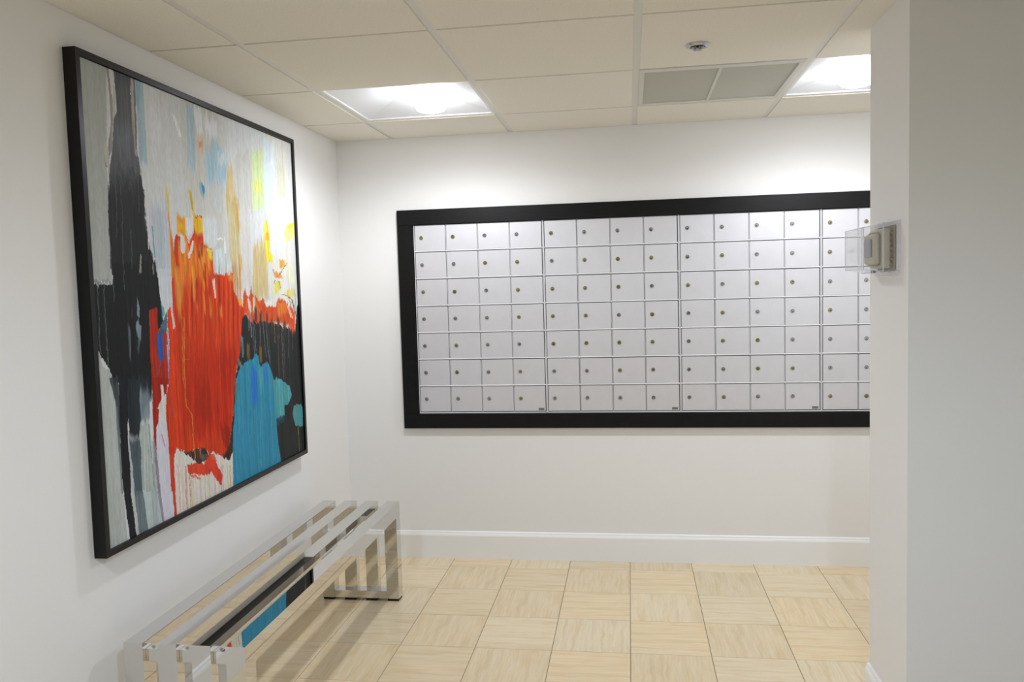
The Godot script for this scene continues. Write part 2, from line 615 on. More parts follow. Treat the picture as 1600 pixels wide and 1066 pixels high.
func make_mailboxes() -> void:
	var rows := [1.752, 1.6145, 1.4745, 1.334, 1.1945, 1.0555, 0.9155, 0.7765]
	var starts := [0.4045, 1.0765, 1.7485, 2.4205]
	var pitch := 0.1651
	var words := ["mailbox unit nearest the left wall, four columns of silver doors", "second mailbox unit from the left wall, four columns of silver doors", "third mailbox unit from the left wall, four columns of silver doors", "mailbox unit half hidden behind the clear thermostat cover and the right wall"]
	# one lock: ring and plug in metal, keyhole dark
	var ring := mb()
	lathe(ring, Vector3.ZERO, Vector3.BACK, [Vector2(0.0102, 0.0), Vector2(0.0102, 0.0022), Vector2(0.0088, 0.0036), Vector2(0.0074, 0.0034), Vector2(0.0066, 0.0024), Vector2(0.0062, 0.0042), Vector2(0.0, 0.0046)], 20)
	var lock_mesh: ArrayMesh = ring.commit()
	var hole := mb()
	cbox(hole, Vector3(-0.0011, -0.0046, 0.004), Vector3(0.0011, 0.0016, 0.0051))
	cbox(hole, Vector3(-0.0022, -0.0044, 0.004), Vector3(0.0022, -0.0012, 0.00505))
	hole.commit(lock_mesh)
	var finishes := []
	for k in ["lock_chrome", "lock_brass", "lock_aged"]:
		var c: ArrayMesh = lock_mesh.duplicate()
		c.surface_set_material(0, mats[k])
		c.surface_set_material(1, mats.keyhole)
		finishes.append(c)
	var st := mb()
	var h := 0.1337
	cbox(st, Vector3(0, 0, 0), Vector3(0.1598, h - 0.0028, 0.0085), 0.0012)
	var door_mesh := st.commit()
	# plate with two lines of print too small to read
	st = mb()
	cbox(st, Vector3(-0.015, -0.0065, 0), Vector3(0.015, 0.0065, 0.0007))
	var plate_mesh: ArrayMesh = st.commit()
	st = mb()
	for r in 2:
		var x := -0.0135
		while x < 0.012:
			var w := rng.randf_range(0.0012, 0.0032)
			cbox(st, Vector3(x, -0.0048 + r * 0.0055, 0.0006), Vector3(x + w, -0.0012 + r * 0.0055, 0.0009))
			x += w + 0.0007
	st.commit(plate_mesh)
	plate_mesh.surface_set_material(0, mats.plate)
	plate_mesh.surface_set_material(1, mats.plate_print)
	for u in 4:
		var x0: float = starts[u]
		var unit := thing("mailbox_unit", Vector3(x0, rows[7], 0.0), words[u], "mailbox", "mailbox units in the black frame")
		var wide := pitch * 4 + 0.004
		st = mb()
		cbox(st, Vector3(-0.0035, -0.006, 0.0005), Vector3(wide + 0.0035, rows[0] - rows[7] + 0.004, 0.003))
		build("back_panel", st, mats.groove, unit)
		st = mb()
		var tall: float = rows[0] - rows[7]
		cbox(st, Vector3(-0.003, -0.0055, 0.002), Vector3(0.0, tall + 0.004, 0.0125), 0.0008)
		cbox(st, Vector3(wide, -0.0055, 0.002), Vector3(wide + 0.003, tall + 0.004, 0.0125), 0.0008)
		cbox(st, Vector3(0.0, -0.0055, 0.002), Vector3(wide, -0.001, 0.0125), 0.0008)
		build("unit_frame", st, mats.aluminium_edge, unit)
		for c in range(1, 4):
			st = mb()
			cbox(st, Vector3(c * pitch + 0.0008, 0, 0.002), Vector3(c * pitch + 0.003, tall, 0.0075), 0.0005)
			build("column_strip", st, mats.aluminium_edge, unit)
		for r in range(1, 7):
			st = mb()
			var y: float = rows[r] - rows[7]
			cbox(st, Vector3(0.0, y - 0.0022, 0.002), Vector3(wide, y + 0.003, 0.0145), 0.0014)
			build("row_rail", st, mats.aluminium_edge, unit)
		for r in 7:
			for c in 4:
				var y: float = rows[r + 1] - rows[7] + 0.0036
				var door := place_mesh("door", door_mesh, mats.aluminium, unit, Vector3(c * pitch + 0.0036 + (0.001 if c else 0.0), y, 0.0025))
				var roll := rng.randf()
				var lock := place_mesh("lock", finishes[0 if roll < 0.55 else (1 if roll < 0.8 else 2)], null, door, Vector3(0.0335 + rng.randf_range(-0.0008, 0.0008), 0.0665 + rng.randf_range(-0.001, 0.001), 0.0083))
				lock.rotation.z = rng.randf_range(-0.25, 0.25) if rng.randf() < 0.85 else PI + rng.randf_range(-0.3, 0.3)
				if r == 6 and c == 3:
					place_mesh("name_plate", plate_mesh, null, door, Vector3(0.1385, 0.0105, 0.0085))
	# the black surround
	var ox := 0.3175
	var oy0 := 0.6937
	var oy1 := 1.8285
	var ix := 0.398
	var iy0 := 0.7725
	var iy1 := 1.7515
	var ex := 3.092
	var s := thing("mailbox_surround", Vector3(ox, oy0, 0), "wide flat black wooden frame round the wall of mailboxes", "frame")
	var pieces := [["top_rail", Vector3(ox, iy1, 0), Vector3(ex + 0.08, oy1, 0.022)], ["bottom_rail", Vector3(ox, oy0, 0), Vector3(ex + 0.08, iy0 - 0.003, 0.022)], ["side_stile", Vector3(ox, iy0 - 0.003, 0), Vector3(ix, iy1, 0.022)], ["side_stile", Vector3(ex, iy0 - 0.003, 0), Vector3(ex + 0.08, iy1, 0.022)]]
	for p in pieces:
		st = mb()
		cbox(st, p[1] - Vector3(ox, oy0, 0), p[2] - Vector3(ox, oy0, 0), 0.0015)
		build(p[0], st, mats.black_wood, s)


# ---------------------------------------------------------------- painting

const PW := 780
const PH := 860
var paint := PackedFloat32Array()
var na := FastNoiseLite.new()
var nb := FastNoiseLite.new()


# one area of paint: a polygon in thousandths of the canvas, filled column by column so that its ends run and drip
func dab(hex: String, pts: Array, rag: float, streak: float, alpha := 1.0, fade_top := 0.0, fade_bottom := 0.0, soft := 0.0) -> void:
	var col := Color(hex)
	var n := pts.size() / 2
	var px := PackedFloat32Array()
	var py := PackedFloat32Array()
	var x0 := 1e9
	var x1 := -1e9
	for i in n:
		px.append(pts[i * 2] * PW / 1000.0)
		py.append(pts[i * 2 + 1] * PH / 1000.0)
		x0 = minf(x0, px[i])
		x1 = maxf(x1, px[i])
	var sd := float(hash(hex + str(pts)) % 9973)
	for x in range(maxi(0, int(x0)), mini(PW - 1, int(x1)) + 1):
		var xc := x + 0.5
		var cuts := []
		for i in n:
			var j := (i + 1) % n
			if (px[i] <= xc) != (px[j] <= xc):
				cuts.append(py[i] + (xc - px[i]) / (px[j] - px[i]) * (py[j] - py[i]))
		cuts.sort()
		var tone := 1.0 + streak * (na.get_noise_2d(x * 9.0, sd) * 1.1 + na.get_noise_2d(x * 2.0, sd + 40.0) * 0.9)
		var edge := alpha
		if soft > 0.0:
			edge *= clampf(minf(xc - x0, x1 - xc) / soft, 0.05, 1.0)
		for k in range(0, cuts.size() - 1, 2):
			var ya: float = cuts[k] + rag * (na.get_noise_2d(x * 3.0, sd + 7.0) + 0.7 * na.get_noise_2d(x * 14.0, sd + 9.0))
			var yb: float = cuts[k + 1] + rag * (na.get_noise_2d(x * 3.0, sd + 17.0) + 0.7 * na.get_noise_2d(x * 14.0, sd + 19.0))
			for y in range(maxi(0, int(ya)), mini(PH - 1, int(yb)) + 1):
				var a := edge
				if fade_top > 0.0 and y - ya < fade_top:
					a *= (y - ya) / fade_top
				if fade_bottom > 0.0 and yb - y < fade_bottom:
					a *= (yb - y) / fade_bottom
				var t := tone + streak * 0.7 * nb.get_noise_2d(x * 1.6 + sd, y * 0.16)
				var at := (y * PW + x) * 3
				paint[at] = lerpf(paint[at], col.r * t, a)
				paint[at + 1] = lerpf(paint[at + 1], col.g * t, a)
				paint[at + 2] = lerpf(paint[at + 2], col.b * t, a)


# a thin run of paint along a polyline, width in pixels of the canvas
func thread(hex: String, pts: Array, width: float, alpha := 1.0) -> void:
	var col := Color(hex)
	var sd := float(hash(str(pts)) % 997)
	for i in range(0, pts.size() - 2, 2):
		var a := Vector2(pts[i] * PW / 1000.0, pts[i + 1] * PH / 1000.0)
		var b := Vector2(pts[i + 2] * PW / 1000.0, pts[i + 3] * PH / 1000.0)
		var steps := int(maxf(absf(b.x - a.x), absf(b.y - a.y))) + 1
		for s in steps:
			var p := a.lerp(b, float(s) / steps) + Vector2(nb.get_noise_2d(s * 0.7, sd) * 2.0, 0)
			var w := width * 0.5 * (1.0 + 0.5 * nb.get_noise_2d(s * 1.5, sd + 50.0)) + 0.4
			for x in range(int(p.x - w), int(p.x + w) + 2):
				if x < 0 or x >= PW or p.y < 0 or p.y >= PH:
					continue
				var c := clampf(w - absf(x - p.x) + 0.5, 0.0, 1.0) * alpha
				var at := (int(p.y) * PW + x) * 3
				paint[at] = lerpf(paint[at], col.r, c)
				paint[at + 1] = lerpf(paint[at + 1], col.g, c)
				paint[at + 2] = lerpf(paint[at + 2], col.b, c)


func canvas_texture() -> ImageTexture:
	na.seed = 21
	na.frequency = 0.02
	na.fractal_octaves = 3
	nb.seed = 4
	nb.frequency = 0.08
	nb.fractal_octaves = 3
	paint.resize(PW * PH * 3)
	apply_paint()
	var im := Image.create(PW, PH, false, Image.FORMAT_RGB8)
	for y in PH:
		for x in PW:
			# the brush never leaves a straight edge: look up a little to the side
			var sx := clampi(int(x + nb.get_noise_2d(x * 0.3, y * 0.06) * 2.5 + nb.get_noise_2d(x * 1.2 + 90, y * 0.25) * 1.2), 0, PW - 1)
			var sy := clampi(int(y + nb.get_noise_2d(x * 1.0 + 500, y * 0.12) * 5.0), 0, PH - 1)
			var at := (sy * PW + sx) * 3
			var g := 1.0 + 0.05 * nb.get_noise_2d(x * 2.2 + 200, y * 0.5)
			im.set_pixel(x, y, Color(clampf(paint[at] * g, 0, 1), clampf(paint[at + 1] * g, 0, 1), clampf(paint[at + 2] * g, 0, 1)))
	return ImageTexture.create_from_image(im)


func make_painting() -> void:
	var z0 := 0.652
	var z1 := 2.052
	var y0 := 0.708
	var y1 := 2.078
	var p := thing("painting", Vector3(0.0, 0.69, 1.35), "large abstract painting of red, blue, black and white drips in a thin black frame", "painting")
	var o := p.position
	var st := mb()
	quad(st, Vector3(0.030, y1, z1) - o, Vector3(0.030, y1, z0) - o, Vector3(0.030, y0, z0) - o, Vector3(0.030, y0, z1) - o, Vector3.RIGHT)
	quad(st, Vector3(0.006, y1, z1) - o, Vector3(0.006, y1, z0) - o, Vector3(0.006, y0, z0) - o, Vector3(0.006, y0, z1) - o, Vector3.LEFT)
	quad(st, Vector3(0.006, y1, z1) - o, Vector3(0.006, y1, z0) - o, Vector3(0.030, y1, z0) - o, Vector3(0.030, y1, z1) - o, Vector3.UP)
	quad(st, Vector3(0.006, y0, z1) - o, Vector3(0.006, y0, z0) - o, Vector3(0.030, y0, z0) - o, Vector3(0.030, y0, z1) - o, Vector3.DOWN)
	quad(st, Vector3(0.006, y0, z0) - o, Vector3(0.006, y1, z0) - o, Vector3(0.030, y1, z0) - o, Vector3(0.030, y0, z0) - o, Vector3.FORWARD)
	quad(st, Vector3(0.006, y0, z1) - o, Vector3(0.006, y1, z1) - o, Vector3(0.030, y1, z1) - o, Vector3(0.030, y0, z1) - o, Vector3.BACK)
	var m := mat("oil_paint", Color(0.955, 0.955, 0.955), 0.55)
	m.albedo_texture = canvas_texture()
	m.metallic_specular = 0.24
	build("canvas", st, m, p)
	# tray frame: four mitred mouldings, 22 mm wide and 38 mm deep, standing 8 mm proud of the canvas
	var A := Vector2(0.634, 0.692)
	var B := Vector2(2.066, 2.098)
	var w := 0.0185
	var corners := [A, Vector2(B.x, A.y), B, Vector2(A.x, B.y)]
	var c := (A + B) / 2
	for k in 4:
		var a: Vector2 = corners[k]
		var b: Vector2 = corners[(k + 1) % 4]
		var ai := a + Vector2(signf(c.x - a.x), signf(c.y - a.y)) * w
		var bi := b + Vector2(signf(c.x - b.x), signf(c.y - b.y)) * w
		var v := func(q: Vector2, x: float) -> Vector3: return Vector3(x, q.y, q.x) - o
		var mid: Vector2 = (a + b) / 2 - c
		var n := Vector3(0, mid.y, mid.x).normalized()
		st = mb()
		quad(st, v.call(a, 0.038), v.call(b, 0.038), v.call(bi, 0.038), v.call(ai, 0.038), Vector3.RIGHT)
		quad(st, v.call(a, 0.0), v.call(b, 0.0), v.call(b, 0.038), v.call(a, 0.038), n)
		quad(st, v.call(ai, 0.004), v.call(bi, 0.004), v.call(bi, 0.038), v.call(ai, 0.038), -n)
		quad(st, v.call(a, 0.0), v.call(b, 0.0), v.call(bi, 0.004), v.call(ai, 0.004), Vector3.LEFT)
		build("frame_moulding", st, mats.black_satin, p)
	st = mb()
	cbox(st, Vector3(0.002, A.y + 0.01, A.x + 0.01) - o, Vector3(0.006, B.y - 0.01, B.x - 0.01) - o)
	build("backing_board", st, mats.black_gap, p)


func apply_paint() -> void:
	dab("dde1e3", [-20, -20, 1020, -20, 1020, 1020, -20, 1020], 0, 0.03, 1, 0, 0, 0)
	dab("cdcdc4", [330, -20, 600, -20, 600, 500, 330, 500], 30, 0.05, 0.8, 0, 60, 60)
	dab("eceae0", [780, -20, 1020, -20, 1020, 560, 780, 560], 20, 0.05, 0.9, 0, 60, 60)
	dab("a9c6d4", [187, -38, 216, -31, 216, 98, 219, 184, 187, 189, 185, 104], 14, 0.05, 0.9, 0, 12, 3)
	dab("98bcc9", [189, -38, 212, -30, 199, 68, 185, 71], 7, 0.05, 0.7, 0, 18, 5)
	dab("e6e9ee", [226, 28, 292, 38, 280, 125, 224, 135], 28, 0.05, 0.8, 15, 18, 15)
	dab("f0f2f4", [323, 42, 336, 44, 364, 90, 354, 97], 2.8, 0.04, 0.9, 0, 0, 0)
	dab("b2cad6", [392, 7, 430, 9, 416, 176, 379, 181], 14, 0.05, 0.9, 0, 24, 7)
	dab("ebeef4", [418, 4, 460, 6, 464, 77, 436, 82], 14, 0.03, 0.9, 0, 15, 6)
	dab("e9ecf2", [465, 13, 544, 15, 532, 76, 475, 75], 21, 0.03, 0.9, 9, 15, 10)
	dab("a6cadb", [459, 92, 532, 70, 596, 96, 562, 192, 462, 204], 28, 0.06, 0.85, 18, 27, 12)
	dab("d2dfe3", [524, 96, 590, 97, 568, 128, 525, 146], 14, 0.06, 0.9, 6, 6, 7)
	dab("e8b98f", [435, 68, 462, 66, 462, 117, 436, 133], 14, 0.1, 0.75, 9, 12, 5)
	dab("d99a78", [438, 87, 460, 86, 455, 107, 440, 110], 5.6, 0.15, 0.7, 3, 6, 3)
	dab("7fb9cf", [440, 181, 465, 201, 465, 224, 443, 227, 429, 205], 14, 0.2, 0.8, 6, 9, 4)
	dab("3f8fb5", [441, 189, 459, 205, 457, 222, 446, 223], 7, 0.3, 0.7, 3, 6, 3)
	dab("c9d0d2", [486, 184, 557, 175, 549, 254, 478, 261], 21, 0.05, 0.7, 18, 0, 10)
	dab("cfd0c8", [624, 73, 732, 61, 713, 239, 605, 249], 28, 0.06, 0.8, 18, 0, 12)
	dab("d9ecb0", [729, 52, 802, 43, 793, 232, 713, 239], 21, 0.05, 0.95, 12, 6, 10)
	dab("e9e86e", [722, 154, 767, 135, 790, 189, 724, 196], 14, 0.08, 0.7, 12, 15, 8)
	dab("dff0f6", [805, 15, 890, 10, 855, 227, 789, 233], 14, 0.03, 0.9, 6, 0, 7)
	dab("f4f8fa", [867, 4, 887, 4, 865, 101, 841, 104], 7, 0.02, 0.9, 3, 18, 2.5)
	dab("dcdcc4", [888, 70, 955, 52, 948, 197, 881, 203], 21, 0.06, 0.7, 15, 15, 7)
	dab("dfc07c", [588, 116, 603, 116, 618, 186, 635, 247, 568, 253, 560, 205], 21, 0.12, 0.75, 21, 0, 5)
	dab("e2b46a", [603, 209, 636, 206, 638, 246, 596, 250], 11.2, 0.15, 0.7, 9, 0, 4)
	dab("d3c596", [571, 220, 635, 213, 633, 486, 582, 479, 567, 374], 21, 0.1, 0.9, 0, 12, 6)
	dab("e0bd74", [601, 226, 633, 232, 641, 307, 611, 319], 14, 0.14, 0.7, 6, 18, 4)
	dab("d9d6d0", [646, 231, 700, 226, 690, 454, 635, 464], 21, 0.06, 0.8, 9, 9, 6)
	dab("d2be84", [704, 326, 792, 315, 794, 502, 686, 500], 28, 0.08, 0.9, 18, 6, 5)
	dab("dcb96a", [616, 366, 635, 371, 640, 416, 614, 416], 9.8, 0.1, 0.6, 9, 9, 4)
	dab("dfe6ec", [411, 279, 512, 271, 515, 351, 486, 359, 442, 349], 14, 0.04, 0.8, 15, 6, 7)
	dab("e4eaec", [815, 307, 912, 301, 894, 384, 815, 386], 21, 0.03, 0.8, 18, 18, 10)
	dab("d3e3e6", [512, 358, 550, 359, 550, 393, 578, 395, 569, 417, 525, 433, 491, 418, 491, 364], 8.4, 0.08, 0.95, 0, 0, 0)
	dab("f0f3f4", [545, 323, 553, 344, 554, 368, 539, 369], 2.8, 0.03, 0.9, 0, 0, 0)
	dab("f0f3f4", [506, 329, 538, 331, 538, 335, 508, 334], 1.4, 0.03, 0.9, 0, 0, 0)
	dab("eee23e", [783, 261, 809, 256, 818, 351, 830, 385, 792, 386, 778, 343], 11.2, 0.1, 0.9, 6, 9, 3.5)
	dab("f4bf2c", [790, 295, 816, 296, 810, 321, 785, 319], 4.2, 0.1, 0.9, 2.4, 2.4, 3)
	dab("f1e23c", [795, 359, 833, 357, 834, 385, 796, 386], 5.6, 0.08, 0.9, 3, 3, 4)
	dab("f0ec86", [932, 268, 1003, 248, 1005, 295, 942, 324, 916, 301], 7, 0.06, 0.85, 3, 6, 5)
	dab("ece03a", [941, 262, 1001, 250, 999, 265, 948, 277], 4.2, 0.08, 0.9, 1.2, 1.8, 3)
	dab("eaae3e", [879, 373, 916, 372, 918, 397, 876, 402], 5.6, 0.1, 0.9, 2.4, 3, 3)
	dab("e6a05a", [824, 406, 859, 412, 890, 419, 897, 433, 856, 434, 834, 427], 5.6, 0.12, 0.95, 1.2, 1.8, 2)
	dab("eee45a", [836, 441, 876, 440, 877, 469, 827, 486], 7, 0.08, 0.9, 2.4, 6, 3)
	dab("e8d56a", [910, 469, 970, 462, 975, 499, 915, 498], 8.4, 0.1, 0.7, 3, 6, 4)
	dab("eef0cc", [927, 390, 979, 381, 985, 455, 937, 455], 14, 0.05, 0.8, 9, 9, 5)
	dab("b9bfbb", [-31, -23, 92, -8, 72, 209, 73, 300, 71, 395, 68, 442, 4, 443, -22, 270], 0, 0.03, 1, 0, 0, 0)
	dab("8f8a84", [92, -12, 99, -14, 105, 56, 102, 106, 95, 157, 75, 205, 68, 206, 84, 150, 95, 108, 96, 54], 4.2, 0.1, 0.8, 0, 0, 0)
	dab("c9c4b8", [111, 33, 118, 33, 110, 96, 104, 95], 2.8, 0.08, 0.9, 0, 0, 0)
	dab("cbc6bd", [69, 159, 82, 155, 79, 204, 70, 206], 2.8, 0.08, 0.8, 0, 0, 0)
	dab("66696f", [111, -26, 178, -35, 167, 37, 172, 88, 177, 134, 187, 190, 177, 414, 63, 416, 82, 205, 99, 143, 104, 106, 116, 85, 117, 33], 1.4, 0.09, 1, 0, 0, 0)
	dab("8b94a0", [106, 96, 172, 88, 173, 172, 93, 184], 35, 0.08, 0.75, 60, 48, 15)
	dab("5c5e66", [117, -18, 170, -33, 164, 24, 116, 34], 7, 0.1, 0.8, 3, 18, 4)
	dab("b5aca6", [171, -21, 182, -25, 180, 124, 181, 166, 170, 168, 168, 107], 2.8, 0.1, 0.85, 0, 0, 0)
	dab("6a6662", [182, -25, 189, -26, 181, 152, 175, 153], 2.8, 0.1, 0.8, 0, 0, 0)
	dab("34363a", [79, 208, 189, 192, 195, 287, 190, 343, 68, 350, 70, 298], 25.2, 0.16, 0.3, 0, 0, 0)
	dab("313337", [78, 222, 192, 206, 195, 287, 190, 343, 68, 350, 70, 298], 25.2, 0.16, 0.35, 0, 0, 0)
	dab("2e3033", [76, 235, 194, 220, 195, 287, 190, 343, 68, 350, 70, 298], 25.2, 0.16, 0.4, 0, 0, 0)
	dab("2c2e30", [74, 249, 197, 234, 195, 287, 190, 343, 68, 350, 70, 298], 25.2, 0.16, 0.5, 0, 0, 0)
	dab("2a2c2e", [72, 262, 199, 248, 195, 287, 190, 343, 68, 350, 70, 298], 25.2, 0.16, 0.7, 0, 0, 0)
	dab("2a2c2e", [72, 278, 196, 265, 193, 290, 200, 342, 202, 374, 225, 397, 230, 437, 69, 438, 70, 384, 72, 305], 28, 0.16, 1, 0, 0, 0)
	dab("2a2c2e", [181, 205, 189, 209, 197, 246, 196, 275, 174, 277], 7, 0.16, 0.8, 0, 0, 0)
	dab("232527", [6, 452, 67, 452, 79, 405, 229, 401, 234, 478, 244, 536, 225, 555, 194, 573, 184, 676, 53, 660, 42, 625, 16, 596, 6, 580], 3.5, 0.14, 1, 0, 0, 0)
	dab("8d9499", [9, 443, 66, 443, 65, 448, 58, 453, 11, 453], 7, 0.2, 0.9, 0, 5.4, 0)
	thread("6f7578", [20, 453, 19, 552], 1.2, 0.8)
	thread("6f7578", [40, 453, 38, 558], 1.2, 0.8)
	thread("6f7578", [69, 446, 70, 491], 1.2, 0.8)
	thread("6f7578", [110, 418, 106, 465], 1.2, 0.8)
	thread("6f7578", [17, 552, 19, 596], 1.2, 0.8)
	thread("6f7578", [38, 558, 37, 620], 1.2, 0.8)
	thread("5b5f62", [98, 223, 98, 294], 1.1, 0.75)
	thread("5b5f62", [118, 214, 114, 283], 1.1, 0.75)
	thread("5b5f62", [180, 203, 175, 291], 1.1, 0.75)
	thread("5b5f62", [97, 294, 93, 349], 1.1, 0.75)
	thread("5b5f62", [117, 283, 108, 417], 1.1, 0.75)
	thread("5b5f62", [139, 332, 138, 416], 1.1, 0.75)
	dab("a8a99c", [169, 385, 175, 389, 168, 430, 161, 430], 7, 0.2, 0.9, 0, 0, 0)
	dab("9aa096", [212, 405, 218, 405, 215, 429, 211, 429], 7, 0.2, 0.8, 0, 0, 0)
	dab("2d2f33", [193, 228, 199, 233, 202, 239, 198, 246, 190, 249], 7, 0.3, 0.75, 4.2, 6, 2.5)
	dab("2d2f33", [193, 241, 199, 246, 202, 253, 198, 260, 191, 263], 7, 0.3, 0.75, 4.2, 6, 2.5)
	dab("2d2f33", [193, 255, 199, 260, 202, 267, 199, 274, 191, 277], 7, 0.3, 0.75, 4.2, 6, 2.5)
	dab("2d2f33", [193, 269, 199, 274, 203, 281, 199, 288, 191, 291], 7, 0.3, 0.75, 4.2, 6, 2.5)
	dab("2d2f33", [194, 283, 200, 288, 203, 295, 199, 302, 192, 305], 7, 0.3, 0.75, 4.2, 6, 2.5)
	dab("2d2f33", [194, 297, 200, 302, 203, 309, 199, 316, 192, 319], 7, 0.3, 0.75, 4.2, 6, 2.5)
	dab("2d2f33", [194, 311, 200, 316, 203, 323, 200, 330, 192, 333], 7, 0.3, 0.75, 4.2, 6, 2.5)
	dab("2d2f33", [194, 325, 200, 330, 204, 337, 200, 344, 192, 346], 7, 0.3, 0.75, 4.2, 6, 2.5)
	dab("2d2f33", [195, 339, 201, 344, 204, 351, 200, 358, 193, 361], 7, 0.3, 0.75, 4.2, 6, 2.5)
	dab("8ea0ab", [150, 473, 155, 496, 154, 522, 144, 522], 4.2, 0.2, 0.9, 6, 1.8, 0)
	dab("8798a4", [148, 528, 160, 542, 154, 570, 147, 584, 138, 559, 137, 538], 5.6, 0.2, 0.9, 1.8, 12, 2)
	dab("5d6c78", [142, 569, 150, 570, 144, 608, 139, 607], 4.2, 0.2, 0.8, 1.8, 9, 1)
	dab("64747f", [112, 527, 120, 540, 118, 622, 109, 618], 5.6, 0.2, 0.85, 9, 12, 2)
	dab("3a4a55", [126, 498, 134, 498, 127, 530, 122, 530], 5.6, 0.2, 0.8, 6, 6, 1.5)
	dab("bcc2bf", [5, 577, 16, 594, 22, 621, 42, 628, 49, 662, -4, 655], 2.1, 0.05, 1, 0, 0, 0)
	dab("bcc2bf", [0, 640, 43, 645, 56, 699, 60, 746, 58, 808, 59, 893, 1, 877, 6, 752], 1.4, 0.04, 1, 0, 0, 0)
	dab("bcc2bf", [-7, 873, 59, 890, 70, 1049, -2, 1037], 0, 0.04, 1, 0, 0, 0)
	dab("3a4045", [38, 645, 71, 648, 67, 747, 58, 808, 58, 745, 53, 692], 2.8, 0.2, 0.9, 0, 6, 3)
	dab("6f7a80", [53, 687, 61, 707, 63, 809, 59, 893, 53, 891, 54, 807], 4.2, 0.15, 0.8, 6, 0, 1.5)
	dab("23252a", [71, 648, 104, 652, 91, 751, 94, 815, 87, 900, 61, 893, 61, 808], 0, 0.16, 1, 0, 0, 0)
	dab("24262c", [62, 891, 85, 897, 109, 1049, 82, 1046], 0, 0.18, 1, 0, 0, 0)
	dab("2b3338", [98, 652, 189, 662, 178, 710, 136, 757, 128, 799, 95, 783, 93, 721], 7, 0.16, 1, 0, 12, 0)
	dab("7f8f97", [137, 680, 179, 676, 168, 762, 134, 759], 21, 0.14, 0.9, 18, 9, 4)
	dab("b9c4c2", [134, 754, 167, 757, 177, 828, 184, 926, 127, 911, 131, 809], 7, 0.08, 1, 9, 0, 0)
	dab("b9c6c6", [127, 908, 185, 923, 210, 1054, 142, 1046], 0, 0.08, 1, 0, 0, 0)
	dab("55626a", [94, 773, 131, 780, 129, 911, 99, 903, 93, 839], 8.4, 0.14, 1, 12, 0, 0)
	dab("6d7c83", [98, 900, 131, 909, 146, 1047, 105, 1044], 1.4, 0.14, 0.9, 0, 0, 0)
	dab("c3cac8", [90, 739, 92, 773, 96, 816, 97, 840, 99, 903, 89, 901, 90, 815], 1.4, 0.06, 1, 0, 0, 0)
	dab("c6ccca", [87, 897, 98, 900, 114, 1045, 102, 1044], 0, 0.06, 1, 0, 0, 0)
	thread("7f9a97", [163, 764, 172, 921], 1.6, 0.8)
	thread("cdd8d0", [155, 765, 148, 915], 1.6, 0.8)
	thread("8f9aa2", [175, 808, 184, 925], 1.6, 0.8)
	thread("d4dcd4", [145, 778, 138, 912], 1.6, 0.8)
	thread("e2e4ea", [169, 782, 170, 856], 1.6, 0.8)
	thread("6d7080", [182, 822, 188, 926], 1.6, 0.8)
	dab("8d8496", [177, 789, 186, 795, 196, 929, 186, 926, 180, 834], 4.2, 0.12, 0.8, 0, 0, 0)
	dab("8d8496", [185, 923, 197, 927, 214, 1047, 201, 1048], 0, 0.12, 0.8, 0, 0, 0)
	dab("cdd3e0", [213, 252, 290, 243, 289, 337, 287, 430, 228, 431, 225, 397, 205, 374], 28, 0.05, 0.9, 21, 0, 5)
	dab("b4cbd4", [231, 274, 270, 270, 263, 430, 237, 431], 21, 0.07, 0.6, 18, 12, 7)
	dab("d3dae2", [232, 416, 291, 415, 284, 510, 256, 509, 246, 493, 238, 458], 2.8, 0.06, 1, 0, 0, 0)
	thread("3d8ea2", [219, 319, 220, 365, 224, 390], 2, 0.8)
	thread("3d8ea2", [236, 493, 245, 523], 2.6, 0.8)
	dab("5fa3ad", [235, 493, 249, 501, 251, 521, 239, 538, 239, 516], 5.6, 0.2, 0.8, 3, 6, 1.5)
	dab("d8421f", [286, 445, 285, 510, 263, 510, 259, 537, 261, 577, 255, 685, 239, 706, 233, 774, 238, 859, 245, 866, 256, 854, 269, 841, 307, 860, 385, 865, 409, 884, 456, 895, 504, 923, 514, 881, 538, 826, 535, 836, 555, 743, 578, 680, 599, 642, 629, 566, 640, 516, 629, 518, 580, 466, 580, 424, 505, 425, 479, 424, 478, 377, 477, 359, 449, 357, 438, 346, 438, 277, 406, 280, 396, 320, 367, 353, 359, 334, 314, 336], 7, 0.12, 1, 0, 0, 0)
	dab("c22f1a", [317, 594, 577, 597, 566, 698, 545, 775, 526, 859, 295, 815], 35, 0.14, 0.7, 36, 12, 5)
	dab("b02a18", [485, 616, 595, 615, 579, 673, 533, 760, 491, 735], 28, 0.2, 0.5, 18, 27, 7)
	dab("a32716", [356, 686, 430, 683, 440, 821, 350, 805], 28, 0.2, 0.45, 24, 24, 8)
	dab("8c2414", [465, 813, 538, 826, 518, 875, 506, 908, 481, 874], 14, 0.2, 0.6, 12, 3, 4)
	dab("352a22", [536, 829, 542, 835, 543, 898, 523, 912, 504, 924, 467, 904, 508, 885, 525, 859], 3.5, 0.15, 0.95, 9, 0, 0)
	dab("a92a14", [335, 371, 344, 368, 325, 586, 316, 591], 28, 0.25, 0.5, 36, 48, 2)
	dab("e8581f", [344, 385, 352, 382, 333, 602, 324, 606], 28, 0.25, 0.5, 36, 48, 2)
	dab("c63a18", [353, 400, 361, 396, 342, 617, 332, 622], 28, 0.25, 0.5, 36, 48, 2)
	dab("f07a28", [361, 414, 370, 411, 351, 633, 341, 638], 28, 0.25, 0.5, 36, 48, 2)
	dab("8f2412", [374, 384, 383, 381, 364, 604, 354, 609], 28, 0.25, 0.5, 36, 48, 2)
	dab("e04a1c", [383, 398, 392, 395, 373, 619, 363, 624], 28, 0.25, 0.5, 36, 48, 2)
	dab("a92a14", [392, 413, 401, 410, 382, 635, 372, 640], 28, 0.25, 0.5, 36, 48, 2)
